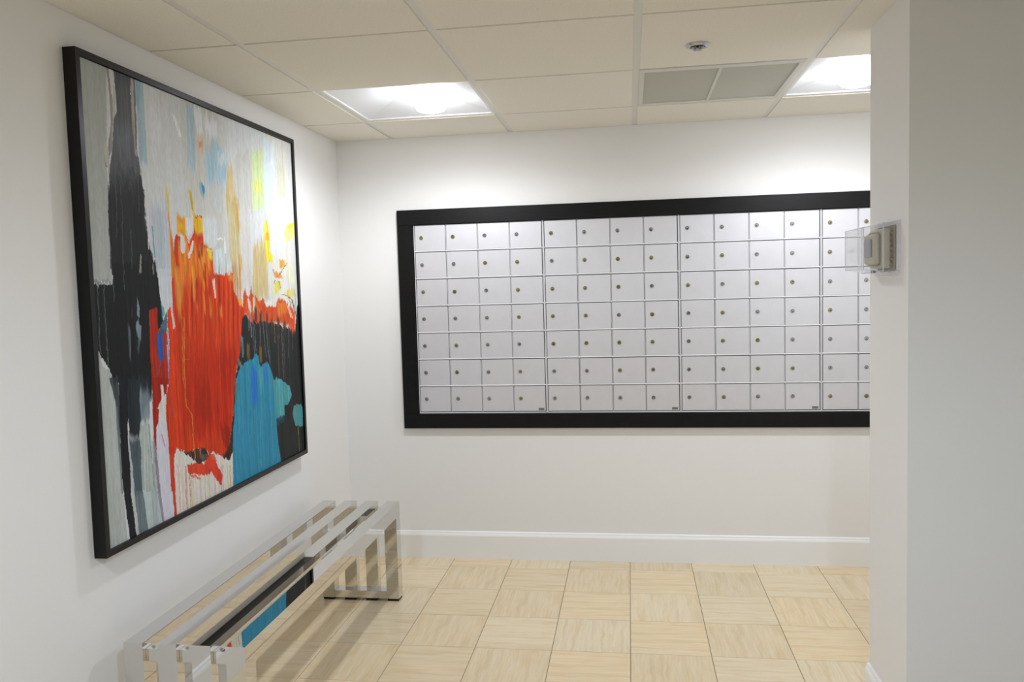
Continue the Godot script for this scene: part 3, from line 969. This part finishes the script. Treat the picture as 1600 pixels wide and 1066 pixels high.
	dab("e8581f", [406, 382, 415, 379, 395, 606, 385, 611], 28, 0.25, 0.5, 36, 48, 2)
	dab("c63a18", [415, 397, 424, 394, 404, 622, 394, 627], 28, 0.25, 0.5, 36, 48, 2)
	dab("f07a28", [424, 412, 433, 409, 414, 638, 403, 643], 28, 0.25, 0.5, 36, 48, 2)
	dab("8f2412", [439, 381, 448, 378, 428, 608, 417, 613], 28, 0.25, 0.5, 36, 48, 2)
	dab("e04a1c", [448, 396, 457, 393, 437, 624, 427, 629], 28, 0.25, 0.5, 36, 48, 2)
	dab("a92a14", [458, 411, 467, 408, 447, 641, 436, 646], 28, 0.25, 0.5, 36, 48, 2)
	dab("e8581f", [472, 380, 482, 376, 461, 610, 450, 615], 28, 0.25, 0.5, 36, 48, 2)
	dab("c63a18", [482, 395, 491, 392, 471, 627, 460, 632], 28, 0.25, 0.5, 36, 48, 2)
	dab("f07a28", [492, 411, 501, 407, 481, 644, 470, 649], 28, 0.25, 0.5, 36, 48, 2)
	dab("8f2412", [507, 378, 517, 375, 496, 613, 485, 618], 28, 0.25, 0.5, 36, 48, 2)
	dab("e04a1c", [517, 394, 527, 391, 506, 630, 495, 635], 28, 0.25, 0.5, 36, 48, 2)
	dab("a92a14", [527, 410, 537, 406, 516, 647, 505, 652], 28, 0.25, 0.5, 36, 48, 2)
	dab("e8581f", [543, 377, 553, 373, 532, 615, 520, 621], 28, 0.25, 0.5, 36, 48, 2)
	dab("c63a18", [553, 393, 563, 389, 542, 632, 530, 638], 28, 0.25, 0.5, 36, 48, 2)
	dab("f07a28", [564, 409, 574, 405, 553, 650, 541, 655], 28, 0.25, 0.5, 36, 48, 2)
	dab("8f2412", [580, 375, 590, 372, 569, 618, 557, 623], 28, 0.25, 0.5, 36, 48, 2)
	dab("e04a1c", [591, 391, 601, 388, 579, 635, 567, 641], 28, 0.25, 0.5, 36, 48, 2)
	dab("a92a14", [602, 408, 612, 404, 590, 653, 578, 658], 28, 0.25, 0.5, 36, 48, 2)
	dab("e8581f", [618, 373, 629, 370, 607, 620, 594, 626], 28, 0.25, 0.5, 36, 48, 2)
	dab("9c2815", [335, 525, 342, 525, 319, 729, 312, 722], 42, 0.25, 0.4, 42, 48, 2)
	dab("d8441c", [344, 546, 352, 546, 328, 751, 321, 744], 42, 0.25, 0.4, 42, 48, 2)
	dab("7f2010", [354, 568, 361, 568, 338, 774, 331, 767], 42, 0.25, 0.4, 42, 48, 2)
	dab("e2602a", [364, 589, 371, 590, 347, 797, 340, 789], 42, 0.25, 0.4, 42, 48, 2)
	dab("b8341a", [380, 546, 388, 546, 364, 755, 357, 747], 42, 0.25, 0.4, 42, 48, 2)
	dab("9c2815", [390, 568, 398, 568, 373, 778, 366, 770], 42, 0.25, 0.4, 42, 48, 2)
	dab("d8441c", [400, 590, 408, 590, 383, 801, 376, 794], 42, 0.25, 0.4, 42, 48, 2)
	dab("7f2010", [417, 545, 425, 546, 400, 758, 393, 751], 42, 0.25, 0.4, 42, 48, 2)
	dab("e2602a", [428, 568, 436, 568, 411, 782, 403, 774], 42, 0.25, 0.4, 42, 48, 2)
	dab("b8341a", [438, 590, 446, 591, 421, 805, 414, 798], 42, 0.25, 0.4, 42, 48, 2)
	dab("9c2815", [456, 545, 464, 545, 439, 762, 431, 754], 42, 0.25, 0.4, 42, 48, 2)
	dab("d8441c", [467, 568, 475, 568, 449, 786, 442, 778], 42, 0.25, 0.4, 42, 48, 2)
	dab("7f2010", [478, 591, 486, 591, 460, 810, 452, 802], 42, 0.25, 0.4, 42, 48, 2)
	dab("e2602a", [496, 545, 504, 545, 478, 766, 470, 758], 42, 0.25, 0.4, 42, 48, 2)
	dab("b8341a", [507, 568, 516, 568, 489, 790, 481, 782], 42, 0.25, 0.4, 42, 48, 2)
	dab("9c2815", [519, 591, 527, 592, 501, 815, 493, 807], 42, 0.25, 0.4, 42, 48, 2)
	dab("d8441c", [537, 544, 546, 545, 519, 769, 511, 762], 42, 0.25, 0.4, 42, 48, 2)
	dab("7f2010", [549, 568, 558, 568, 531, 794, 523, 787], 42, 0.25, 0.4, 42, 48, 2)
	dab("e2602a", [561, 592, 570, 592, 543, 820, 534, 812], 42, 0.25, 0.4, 42, 48, 2)
	dab("b8341a", [581, 544, 590, 544, 562, 774, 554, 766], 42, 0.25, 0.4, 42, 48, 2)
	dab("f09a30", [324, 336, 354, 337, 387, 357, 436, 349, 471, 395, 465, 454, 319, 437], 35, 0.3, 0.7, 9, 42, 2)
	dab("e8792a", [287, 312, 299, 311, 312, 430, 287, 430], 14, 0.15, 0.9, 21, 0, 2)
	dab("e58a38", [293, 415, 346, 414, 330, 529, 301, 539, 292, 492], 35, 0.16, 0.8, 0, 36, 6)
	dab("eba04a", [302, 415, 327, 414, 321, 545, 307, 549], 14, 0.14, 0.7, 0, 45, 3)
	dab("ee8426", [325, 382, 355, 376, 392, 360, 471, 395, 459, 454, 316, 464], 42, 0.22, 0.75, 18, 27, 2)
	dab("e9a025", [322, 281, 357, 284, 359, 334, 319, 339], 11.2, 0.14, 1, 9, 6, 0)
	dab("e6b91e", [403, 283, 438, 277, 438, 329, 400, 331], 7, 0.14, 1, 1.8, 12, 0)
	dab("efbb16", [323, 298, 348, 296, 350, 320, 320, 325], 8.4, 0.1, 0.9, 9, 9, 0)
	dab("e2c22a", [392, 239, 400, 238, 405, 283, 397, 320, 393, 295], 5.6, 0.12, 0.9, 6, 0, 0)
	dab("d3b91f", [381, 211, 394, 212, 402, 268, 392, 269], 5.6, 0.12, 0.9, 9, 0, 0)
	dab("e8d24a", [449, 357, 477, 356, 478, 389, 459, 395, 451, 369], 5.6, 0.14, 0.95, 1.2, 9, 0)
	dab("e88a24", [286, 244, 293, 261, 294, 428, 285, 429, 287, 337], 11.2, 0.16, 0.9, 27, 0, 0)
	dab("e6d96a", [280, 204, 297, 217, 295, 281, 286, 281], 9.8, 0.1, 0.8, 18, 9, 2)
	dab("e9953a", [543, 429, 580, 424, 581, 454, 554, 442], 5.6, 0.15, 0.9, 0, 9, 0)
	dab("efaa3a", [594, 482, 625, 495, 627, 518, 604, 508], 5.6, 0.12, 0.9, 1.8, 6, 0)
	dab("f0a93c", [383, 488, 395, 488, 398, 522, 385, 522], 14, 0.2, 0.6, 12, 15, 3)
	dab("f0a93c", [419, 471, 432, 471, 432, 541, 418, 540], 14, 0.2, 0.6, 12, 15, 3)
	dab("f0a93c", [450, 465, 463, 466, 462, 542, 448, 542], 14, 0.2, 0.6, 12, 15, 3)
	dab("f0a93c", [498, 496, 512, 496, 515, 545, 499, 544], 14, 0.2, 0.6, 12, 15, 3)
	dab("f0a93c", [376, 397, 389, 397, 385, 493, 372, 493], 14, 0.2, 0.6, 12, 15, 3)
	dab("f0a93c", [426, 344, 440, 343, 439, 419, 424, 419], 14, 0.2, 0.6, 12, 15, 3)
	dab("f0a93c", [348, 376, 360, 375, 360, 437, 347, 437], 14, 0.2, 0.6, 12, 15, 3)
	dab("f0a93c", [448, 372, 462, 372, 464, 413, 450, 413], 14, 0.2, 0.6, 12, 15, 3)
	dab("8d2a14", [427, 344, 436, 344, 433, 384, 424, 384], 8.4, 0.3, 0.6, 6, 6, 1.5)
	dab("8d2a14", [435, 396, 444, 395, 439, 454, 431, 454], 8.4, 0.3, 0.6, 6, 6, 1.5)
	dab("8d2a14", [411, 365, 420, 364, 419, 385, 411, 385], 8.4, 0.3, 0.6, 6, 6, 1.5)
	dab("8d2a14", [425, 419, 434, 419, 432, 442, 424, 442], 8.4, 0.3, 0.6, 6, 6, 1.5)
	dab("8d2a14", [391, 434, 400, 434, 398, 465, 389, 465], 8.4, 0.3, 0.6, 6, 6, 1.5)
	dab("e2e2e0", [333, 335, 349, 333, 355, 353, 350, 373, 336, 380, 332, 363], 2.8, 0.05, 1, 0, 0, 0)
	dab("e4e2dc", [385, 341, 393, 344, 388, 366, 366, 388, 364, 381], 2.1, 0.05, 1, 0, 0, 0)
	dab("e6e6ea", [363, 292, 394, 281, 393, 318, 369, 333, 362, 320], 4.2, 0.04, 0.95, 0, 0, 0)
	dab("e4dcd6", [469, 436, 484, 430, 486, 484, 478, 484], 5.6, 0.05, 0.95, 6, 0, 0)
	dab("dcd2cc", [276, 513, 284, 513, 291, 555, 280, 556], 3.5, 0.06, 1, 0, 0, 0)
	dab("b5341f", [191, 510, 221, 506, 220, 555, 254, 557, 251, 685, 184, 676, 185, 587], 2.8, 0.14, 1, 0, 0, 0)
	dab("a52a1e", [185, 662, 252, 670, 237, 706, 207, 729, 199, 768, 190, 776, 188, 831, 180, 799, 180, 735], 2.8, 0.16, 1, 0, 0, 0)
	dab("4a6a7a", [222, 555, 261, 514, 256, 559, 241, 566], 4.2, 0.12, 0.9, 0, 0, 0)
	dab("2f62b8", [216, 561, 235, 561, 235, 621, 218, 628, 213, 589], 4.2, 0.12, 0.95, 0, 0, 0)
	thread("6a6aa8", [236, 566, 236, 636], 1.8, 0.7)
	thread("6a6aa8", [248, 576, 252, 668], 1.8, 0.7)
	thread("6a6aa8", [257, 557, 254, 684], 1.8, 0.7)
	thread("6a6aa8", [222, 627, 208, 663], 1.8, 0.7)
	thread("7a5a80", [252, 670, 259, 773], 1.8, 0.6)
	dab("dcdadb", [217, 681, 229, 690, 233, 733, 226, 747, 235, 774, 232, 784, 199, 775, 223, 762, 215, 743, 198, 735, 218, 716], 2.8, 0.06, 1, 0, 0, 0)
	dab("d9dae6", [194, 774, 235, 774, 239, 821, 234, 939, 196, 929, 191, 851], 2.8, 0.05, 1, 0, 0, 0)
	dab("dcdce8", [195, 926, 238, 937, 248, 1048, 209, 1047], 0, 0.05, 1, 0, 0, 0)
	thread("c9708c", [209, 797, 221, 830], 2.2, 0.7)
	dab("e6e2d8", [261, 851, 271, 840, 285, 864, 300, 870, 346, 891, 305, 878, 352, 894, 451, 896, 466, 905, 507, 925, 539, 897, 551, 927, 552, 1008, 384, 1077, 242, 1047, 247, 955, 256, 854], 4.2, 0.04, 1, 0, 0, 0)
	dab("d63a20", [236, 831, 262, 836, 253, 875, 252, 944, 238, 940, 237, 862], 1.4, 0.08, 1, 0, 0, 0)
	dab("dd4a30", [239, 850, 256, 854, 250, 920, 254, 1025, 250, 1034, 245, 1033, 241, 918], 0, 0.06, 1, 0, 0, 0)
	thread("e4c8d0", [266, 877, 263, 1002], 1.4, 0.85)
	thread("f2f0ea", [274, 888, 273, 1004], 2.6, 0.85)
	thread("e6d49a", [283, 900, 282, 1007], 1.8, 0.85)
	thread("dfe3d4", [293, 889, 292, 1010], 1.4, 0.85)
	thread("d7a7b0", [302, 901, 301, 1013], 2.6, 0.85)
	thread("cfe0c0", [313, 889, 311, 1016], 1.8, 0.85)
	thread("d9c878", [322, 901, 321, 1019], 1.4, 0.85)
	thread("e8d9c0", [331, 913, 331, 1022], 2.6, 0.85)
	thread("e4c8d0", [343, 901, 341, 1025], 1.8, 0.85)
	thread("f2f0ea", [352, 914, 351, 1028], 1.4, 0.85)
	thread("e6d49a", [364, 902, 362, 1031], 2.6, 0.85)
	thread("dfe3d4", [373, 914, 372, 1034], 1.8, 0.85)
	thread("d7a7b0", [382, 927, 383, 1037], 1.4, 0.85)
	thread("cfe0c0", [394, 915, 393, 1040], 2.6, 0.85)
	thread("d9c878", [404, 927, 404, 1043], 1.8, 0.85)
	thread("e8d9c0", [416, 915, 415, 1046], 1.4, 0.85)
	thread("e4c8d0", [426, 928, 426, 1050], 2.6, 0.85)
	thread("f2f0ea", [436, 941, 437, 1053], 1.8, 0.85)
	thread("e6d49a", [449, 929, 448, 1056], 1.4, 0.85)
	thread("dfe3d4", [459, 942, 460, 1060], 2.6, 0.85)
	thread("d7a7b0", [472, 930, 471, 1063], 1.8, 0.85)
	thread("cfe0c0", [483, 943, 483, 1066], 1.4, 0.85)
	thread("d9c878", [496, 931, 494, 1070], 2.6, 0.85)
	thread("e8d9c0", [507, 944, 506, 1073], 1.8, 0.85)
	thread("e4c8d0", [518, 957, 518, 1077], 1.4, 0.85)
	thread("f2f0ea", [531, 945, 530, 1080], 2.6, 0.85)
	thread("d98fa2", [271, 883, 267, 1003], 1.2, 0.8)
	thread("c8687a", [300, 890, 296, 1011], 1.2, 0.8)
	thread("d8583a", [465, 928, 462, 1060], 1.2, 0.8)
	thread("b8864a", [318, 894, 314, 1017], 1.2, 0.8)
	thread("cf9a8a", [432, 920, 429, 1050], 1.2, 0.8)
	thread("d8b8e0", [361, 904, 357, 1029], 1.2, 0.8)
	thread("9a8a3a", [509, 938, 505, 1073], 1.2, 0.8)
	thread("a8cfe0", [534, 944, 531, 1081], 1.2, 0.8)
	thread("7aa878", [543, 946, 540, 1083], 1.2, 0.8)
	dab("de4a30", [309, 888, 352, 896, 411, 916, 410, 935, 383, 935, 311, 909], 3.5, 0.1, 1, 0, 0, 0)
	dab("e0685a", [311, 911, 358, 931, 367, 939, 334, 927], 2.1, 0.1, 0.8, 0, 0, 0)
	dab("de4630", [386, 903, 409, 884, 434, 898, 453, 931, 472, 956, 461, 982, 429, 948], 2.1, 0.09, 1, 0, 0, 0)
	dab("e06a5a", [416, 889, 435, 895, 447, 910, 426, 905], 2.1, 0.08, 0.8, 0, 0, 0)
	dab("4b3530", [295, 857, 321, 861, 365, 862, 390, 866, 404, 881, 409, 893, 366, 901, 338, 885, 320, 868], 3.5, 0.3, 1, 0, 0, 0)
	dab("8a7068", [364, 877, 404, 886, 405, 895, 372, 896], 2.8, 0.3, 0.6, 0, 0, 0)
	dab("a8a09a", [365, 865, 375, 866, 370, 876, 365, 875], 1.4, 0.2, 0.8, 0, 0, 0)
	dab("2f3132", [624, 536, 665, 548, 725, 540, 817, 569, 891, 588, 967, 596, 993, 527, 1028, 512, 1139, 514, 1086, 980, 522, 869, 535, 836, 555, 743, 578, 680, 599, 642], 9.8, 0.16, 1, 0, 0, 0)
	dab("2e2f2e", [795, 871, 1087, 922, 1070, 1074, 804, 1000], 0, 0.14, 1, 0, 0, 0)
	dab("d9562e", [633, 486, 649, 461, 653, 486, 670, 487, 683, 448, 687, 487, 709, 481, 721, 501, 750, 495, 770, 515, 824, 517, 866, 497, 898, 505, 929, 527, 960, 557, 966, 580, 796, 564, 679, 559, 628, 531], 8.4, 0.14, 1, 0, 0, 0)
	dab("d9562e", [654, 517, 970, 526, 974, 573, 961, 609, 925, 597, 874, 579, 816, 573, 732, 544, 666, 541], 23.8, 0.2, 0.95, 0, 15, 0)
	dab("ee8a3a", [849, 500, 898, 501, 927, 541, 843, 559], 9.8, 0.14, 0.8, 3, 12, 3)
	dab("e98a4a", [651, 506, 699, 500, 740, 521, 681, 546], 14, 0.16, 0.6, 6, 12, 4)
	dab("f2c9a8", [913, 519, 933, 527, 960, 561, 938, 556], 2.1, 0.06, 0.8, 0, 0, 0)
	dab("e8e4dc", [656, 486, 670, 487, 675, 536, 661, 535], 7, 0.06, 0.9, 3, 9, 0)
	dab("e6ded0", [687, 487, 706, 487, 703, 543, 688, 543], 7, 0.06, 0.85, 3, 12, 0)
	dab("ecebe2", [757, 502, 850, 497, 840, 517, 778, 516], 5.6, 0.04, 0.95, 0, 0, 0)
	thread("b9bcc0", [668, 524, 670, 606], 1.5, 0.8)
	thread("8b98a4", [680, 545, 683, 656], 1.5, 0.8)
	thread("c7c9c6", [656, 530, 658, 585], 1.5, 0.8)
	thread("7d94a8", [692, 570, 693, 664], 1.5, 0.8)
	thread("7f95a2", [762, 559, 775, 690], 1.5, 0.8)
	thread("9a8f70", [740, 540, 758, 670], 1.5, 0.8)
	thread("6a6f62", [777, 563, 781, 708], 1.5, 0.8)
	thread("7d776a", [842, 570, 836, 737], 1.5, 0.8)
	thread("9c9680", [870, 579, 865, 747], 1.5, 0.8)
	thread("70706a", [882, 587, 878, 749], 1.5, 0.8)
	thread("6f7a80", [917, 593, 909, 684], 1.5, 0.8)
	thread("7a7a62", [948, 602, 943, 664], 1.5, 0.8)
	thread("c8a04a", [819, 544, 818, 631], 1.5, 0.8)
	thread("d8884a", [853, 545, 849, 619], 1.5, 0.8)
	thread("888a84", [725, 540, 719, 631], 1.5, 0.8)
	dab("3a3c3c", [697, 518, 706, 508, 711, 518, 706, 560, 693, 559], 9.8, 0.2, 0.85, 9, 0, 0)
	dab("3a3c3c", [726, 529, 735, 519, 740, 530, 735, 572, 722, 571], 9.8, 0.2, 0.85, 9, 0, 0)
	dab("3a3c3c", [768, 538, 777, 528, 782, 538, 777, 581, 763, 581], 9.8, 0.2, 0.85, 9, 0, 0)
	dab("3a3c3c", [798, 554, 807, 543, 813, 554, 808, 598, 793, 597], 9.8, 0.2, 0.85, 9, 0, 0)
	dab("3a3c3c", [843, 559, 852, 548, 858, 560, 853, 604, 838, 603], 9.8, 0.2, 0.85, 9, 0, 0)
	dab("3a3c3c", [884, 572, 894, 561, 900, 573, 895, 618, 879, 617], 9.8, 0.2, 0.85, 9, 0, 0)
	dab("8f7030", [642, 615, 661, 620, 654, 667, 633, 662], 7, 0.2, 0.8, 6, 6, 2)
	dab("947432", [710, 623, 732, 628, 725, 685, 710, 679], 7, 0.2, 0.8, 6, 6, 2)
	dab("3a93b4", [670, 669, 677, 659, 692, 653, 707, 656, 710, 686, 728, 692, 749, 680, 760, 684, 785, 716, 798, 739, 800, 835, 802, 861, 806, 912, 837, 1082, 522, 1001, 536, 861, 548, 808, 563, 724, 595, 678, 645, 666], 4.9, 0.1, 1, 0, 0, 0)
	dab("57a6ae", [794, 739, 823, 739, 856, 750, 910, 776, 922, 808, 891, 827, 865, 829, 863, 860, 822, 870, 798, 857, 796, 798], 3.5, 0.12, 1, 0, 0, 0)
	dab("2b4a56", [802, 861, 861, 860, 855, 878, 808, 885], 3.5, 0.14, 0.8, 0, 0, 0)
	dab("2f74d0", [653, 681, 695, 681, 685, 810, 649, 808], 21, 0.12, 0.85, 15, 27, 5)
	dab("3f86d6", [731, 689, 768, 689, 764, 757, 732, 764], 16.8, 0.14, 0.75, 12, 18, 4)
	dab("58a9a6", [699, 675, 729, 703, 722, 773, 697, 769], 21, 0.14, 0.6, 12, 18, 4)
	dab("4b8a8c", [565, 711, 583, 727, 572, 799, 552, 782], 7, 0.25, 0.8, 6, 12, 2)
	dab("3f97c0", [556, 796, 637, 816, 626, 924, 532, 904], 28, 0.08, 0.6, 18, 0, 5)
	dab("5aa0a8", [606, 589, 621, 596, 620, 650, 608, 656], 7, 0.25, 0.8, 3, 3, 0)
	dab("8fa8a8", [580, 657, 600, 665, 602, 682, 585, 677], 4.2, 0.3, 0.7, 0, 0, 0)
	dab("4f9aa2", [931, 841, 986, 843, 1002, 864, 996, 919, 937, 906, 921, 870], 3.5, 0.12, 1, 0, 0, 0)
	thread("2f7f9c", [755, 691, 764, 904], 1.6, 0.7)
	thread("66b4b0", [716, 694, 703, 891], 1.6, 0.7)
	thread("2f7a98", [623, 678, 599, 871], 1.6, 0.7)
	thread("58a8cc", [666, 814, 662, 885], 1.6, 0.7)
	thread("8a8a4a", [784, 723, 783, 767], 1.6, 0.7)
	thread("2a6a8a", [638, 809, 634, 879], 1.6, 0.7)
	thread("63b2c4", [581, 747, 570, 867], 1.6, 0.7)
	thread("3f8488", [864, 755, 861, 860], 1.6, 0.7)
	thread("3f8a7a", [775, 856, 770, 1004], 2, 0.7)
	thread("2f7898", [725, 847, 724, 993], 2, 0.7)
	thread("66b4cc", [697, 842, 690, 985], 2, 0.7)
	thread("2f7898", [754, 852, 745, 998], 2, 0.7)
	thread("9a8f4a", [950, 836, 954, 876, 957, 941], 2.2, 0.9)
	thread("9a8f5a", [955, 899, 959, 997], 2.6, 0.8)
	thread("e0933a", [328, 533, 317, 670, 317, 749, 340, 770, 343, 824, 338, 823, 342, 859, 344, 884], 2, 0.95)
	thread("e0a04a", [313, 634, 340, 636], 1.3, 0.8)
	thread("e0a04a", [311, 731, 327, 736], 1.2, 0.7)
	thread("e69a3a", [320, 526, 311, 692], 1.6, 0.7)
	thread("6a5f34", [932, 386, 896, 405, 870, 423], 2.4, 0.9)
	thread("8a7a30", [864, 425, 840, 437, 827, 454], 2, 0.8)
	thread("5a5436", [865, 442, 878, 462], 2.6, 0.9)
	thread("55563e", [885, 484, 925, 489, 953, 502, 968, 525], 2.6, 0.9)
	thread("44463a", [953, 506, 975, 543, 986, 566], 4, 0.9)
	thread("6a6a3e", [932, 494, 953, 542], 1.6, 0.8)
	thread("5a5a44", [979, 466, 979, 543], 1.6, 0.7)


# ---------------------------------------------------------------- bench

# a bent bar: one square tube that runs down, along and down again with mitred corners
func bench_bar(x0: float, x1: float, z0: float, z1: float, top: float, foot: float, thick: float, leg: float) -> SurfaceTool:
	var st := mb()
	var e := 0.0012
	# side outline (z, y), clockwise seen from +x
	var outer := [Vector2(z0, foot), Vector2(z0, top), Vector2(z1, top), Vector2(z1, foot)]
	var inner := [Vector2(z0 + leg, foot), Vector2(z0 + leg, top - thick), Vector2(z1 - leg, top - thick), Vector2(z1 - leg, foot)]
	var outs := [Vector3.FORWARD, Vector3.UP, Vector3.BACK]
	for s in [-1.0, 1.0]:
		var x := x1 if s > 0 else x0
		for k in 3:
			var a: Vector2 = outer[k]
			var b: Vector2 = outer[k + 1]
			var c: Vector2 = inner[k + 1]
			var d: Vector2 = inner[k]
			quad(st, Vector3(x, a.y, a.x), Vector3(x, b.y, b.x), Vector3(x, c.y, c.x), Vector3(x, d.y, d.x), Vector3(s, 0, 0))
	for k in 3:
		var a: Vector2 = outer[k]
		var b: Vector2 = outer[k + 1]
		quad(st, Vector3(x0 + e, a.y, a.x), Vector3(x1 - e, a.y, a.x), Vector3(x1 - e, b.y, b.x), Vector3(x0 + e, b.y, b.x), outs[k])
		for s in [-1.0, 1.0]:      # fine polished arris along each long edge
			var xa := x1 if s > 0 else x0
			quad(st, Vector3(xa, a.y, a.x), Vector3(xa, b.y, b.x), Vector3(xa - s * e, b.y, b.x), Vector3(xa - s * e, a.y, a.x), outs[k])
		var c: Vector2 = inner[k]
		var d: Vector2 = inner[k + 1]
		quad(st, Vector3(x0, c.y, c.x), Vector3(x1, c.y, c.x), Vector3(x1, d.y, d.x), Vector3(x0, d.y, d.x), -outs[k])
	for k in 2:
		var za := z0 if k == 0 else z1 - leg
		quad(st, Vector3(x0, foot, za), Vector3(x1, foot, za), Vector3(x1, foot, za + leg), Vector3(x0, foot, za + leg), Vector3.DOWN)
	return st


func make_bench() -> void:
	var x0 := 0.07
	var x1 := 0.4335
	var z0 := 0.551
	var z1 := 2.063
	var top := 0.45
	var w := 0.0575
	var b := thing("bench", Vector3((x0 + x1) / 2, 0, (z0 + z1) / 2), "long polished steel bench of four parallel square bars against the left wall", "bench")
	var o := b.position
	var step := (x1 - x0 - w) / 3
	for k in 4:
		var side := k == 0 or k == 3
		var st := bench_bar(x0 + k * step - o.x, x0 + k * step + w - o.x, z0 - o.z, z1 - o.z, top, 0.012 if side else 0.046, 0.0635 if side else 0.034, 0.06 if side else 0.036)
		build("bar", st, mats.chrome, b)
	for k in 2:
		var st := mb()
		var za := z0 + 0.002 if k == 0 else z1 - 0.06
		cbox(st, Vector3(x0 + w - o.x, 0.012, za - o.z), Vector3(x1 - w - o.x, 0.046, za + 0.058 - o.z), 0.001)
		build("foot_rail", st, mats.chrome, b)
		for g in 3:
			st = mb()
			var xa := x0 + g * step + w
			var zb := z0 + 0.014 if k == 0 else z1 - 0.05
			cbox(st, Vector3(xa - o.x, top - 0.058, zb - o.z), Vector3(x0 + (g + 1) * step - o.x, top - 0.022, zb + 0.036 - o.z), 0.001)
			build("spacer", st, mats.chrome, b)
		for g in 4:
			st = mb()
			var xx := x0 + g * step + 0.002
			cbox(st, Vector3(xx - o.x, 0.0, za - o.z + 0.002), Vector3(xx + w - 0.004 - o.x, 0.012, za + 0.055 - o.z), 0.002)
			build("foot_pad", st, mats.rubber, b)


# ---------------------------------------------------------------- thermostat

func make_thermostat() -> void:
	# everything hangs on the end of the right wall and sticks out towards the left
	var zc := 1.527
	var yc := 1.502
	var t := thing("thermostat", Vector3(PX, yc, zc), "beige wall thermostat inside the clear plastic cover on the right wall", "thermostat")
	var st := mb()
	cbox(st, Vector3(-0.007, -0.064, -0.075), Vector3(0, 0.066, 0.082), 0.002)
	build("wall_plate", st, mats.beige_dark, t)
	st = mb()
	for k in 7:
		cbox(st, Vector3(-0.014, -0.05 + k * 0.015, 0.068), Vector3(-0.007, -0.043 + k * 0.015, 0.078), 0.001)
	build("terminal_strip", st, mats.copper, t)
	st = mb()
	cbox(st, Vector3(-0.034, -0.058, -0.068), Vector3(-0.007, 0.058, 0.066), 0.006)
	build("body", st, mats.beige, t)
	st = mb()
	cbox(st, Vector3(-0.052, -0.047, -0.058), Vector3(-0.034, 0.045, 0.054), 0.007)
	build("cover", st, mats.beige, t)
	st = mb()
	cbox(st, Vector3(-0.058, -0.024, -0.034), Vector3(-0.052, 0.03, 0.03), 0.003)
	build("display", st, mats.thermo_grey, t)
	st = mb()
	for k in 5:
		cbox(st, Vector3(-0.046 + k * 0.005, 0.0452, -0.03), Vector3(-0.0435 + k * 0.005, 0.047, 0.04))
		cbox(st, Vector3(-0.046 + k * 0.005, -0.049, -0.03), Vector3(-0.0435 + k * 0.005, -0.0472, 0.04))
	build("vent_ribs", st, mats.beige_dark, t)
	var g := thing("thermostat_guard", Vector3(PX, yc, zc), "clear plastic locking box that covers the beige thermostat on the right wall", "thermostat cover")
	# base flange, lower ring and tapering cover; each wall a 2.5 mm sheet
	var hb := Vector2(0.118, 0.078)      # half width (z) and half height (y) at the wall
	var hm := Vector2(0.109, 0.071)
	var hf := Vector2(0.0985, 0.0605)
	st = mb()
	var f := 0.012
	for s in [-1.0, 1.0]:
		cbox(st, Vector3(-0.004, s * (hb.y - f / 2) - f / 2, -hb.x), Vector3(0, s * (hb.y - f / 2) + f / 2, hb.x), 0.001)
		cbox(st, Vector3(-0.004, -hb.y + f, s * (hb.x - f / 2) - f / 2), Vector3(0, hb.y - f, s * (hb.x - f / 2) + f / 2), 0.001)
	build("base_flange", st, mats.clear_edge, g)
	st = mb()
	taper(st, hb - Vector2(0.003, 0.003), hm, -0.004, -0.044)
	build("base_ring", st, mats.clear_plastic, g)
	st = mb()
	taper(st, hm, hf, -0.044, -0.095)
	quad(st, Vector3(-0.095, -hf.y, -hf.x), Vector3(-0.095, hf.y, -hf.x), Vector3(-0.095, hf.y, hf.x), Vector3(-0.095, -hf.y, hf.x), Vector3.LEFT)
	quad(st, Vector3(-0.0925, -hf.y, -hf.x), Vector3(-0.0925, hf.y, -hf.x), Vector3(-0.0925, hf.y, hf.x), Vector3(-0.0925, -hf.y, hf.x), Vector3.RIGHT)
	build("cover_shell", st, mats.clear_plastic, g)
	st = mb()
	for e in [[hm, -0.044, 0.0018], [hf, -0.095, 0.0014]]:
		var h: Vector2 = e[0]
		var x: float = e[1]
		var r: float = e[2]
		for s in [-1.0, 1.0]:
			cbox(st, Vector3(x - r, s * h.y - r, -h.x - r), Vector3(x + r, s * h.y + r, h.x + r), 0.0006)
			cbox(st, Vector3(x - r, -h.y, s * h.x - r), Vector3(x + r, h.y, s * h.x + r), 0.0006)
	build("seam_bead", st, mats.clear_edge, g)
	st = mb()
	lathe(st, Vector3(-0.06, -0.066, 0.07), Vector3.DOWN, [Vector2(0.008, 0.0), Vector2(0.008, 0.006), Vector2(0.0, 0.0065)], 16)
	build("key_lock", st, mats.lock_chrome, g)


# the four sloping walls between two rectangles, outside and inside
func taper(st: SurfaceTool, a: Vector2, b: Vector2, xa: float, xb: float) -> void:
	for t in [0.0, 0.0025]:
		var p := a - Vector2(t, t)
		var q := b - Vector2(t, t)
		for k in 4:
			var c0: Vector2 = [Vector2(-1, -1), Vector2(1, -1), Vector2(1, 1), Vector2(-1, 1)][k]
			var c1: Vector2 = [Vector2(1, -1), Vector2(1, 1), Vector2(-1, 1), Vector2(-1, -1)][k]
			var n := Vector3(0, (c0 + c1).y, (c0 + c1).x) * (1.0 if t == 0.0 else -1.0)
			quad(st, Vector3(xa, p.y * c0.y, p.x * c0.x), Vector3(xa, p.y * c1.y, p.x * c1.x), Vector3(xb, q.y * c1.y, q.x * c1.x), Vector3(xb, q.y * c0.y, q.x * c0.x), n)
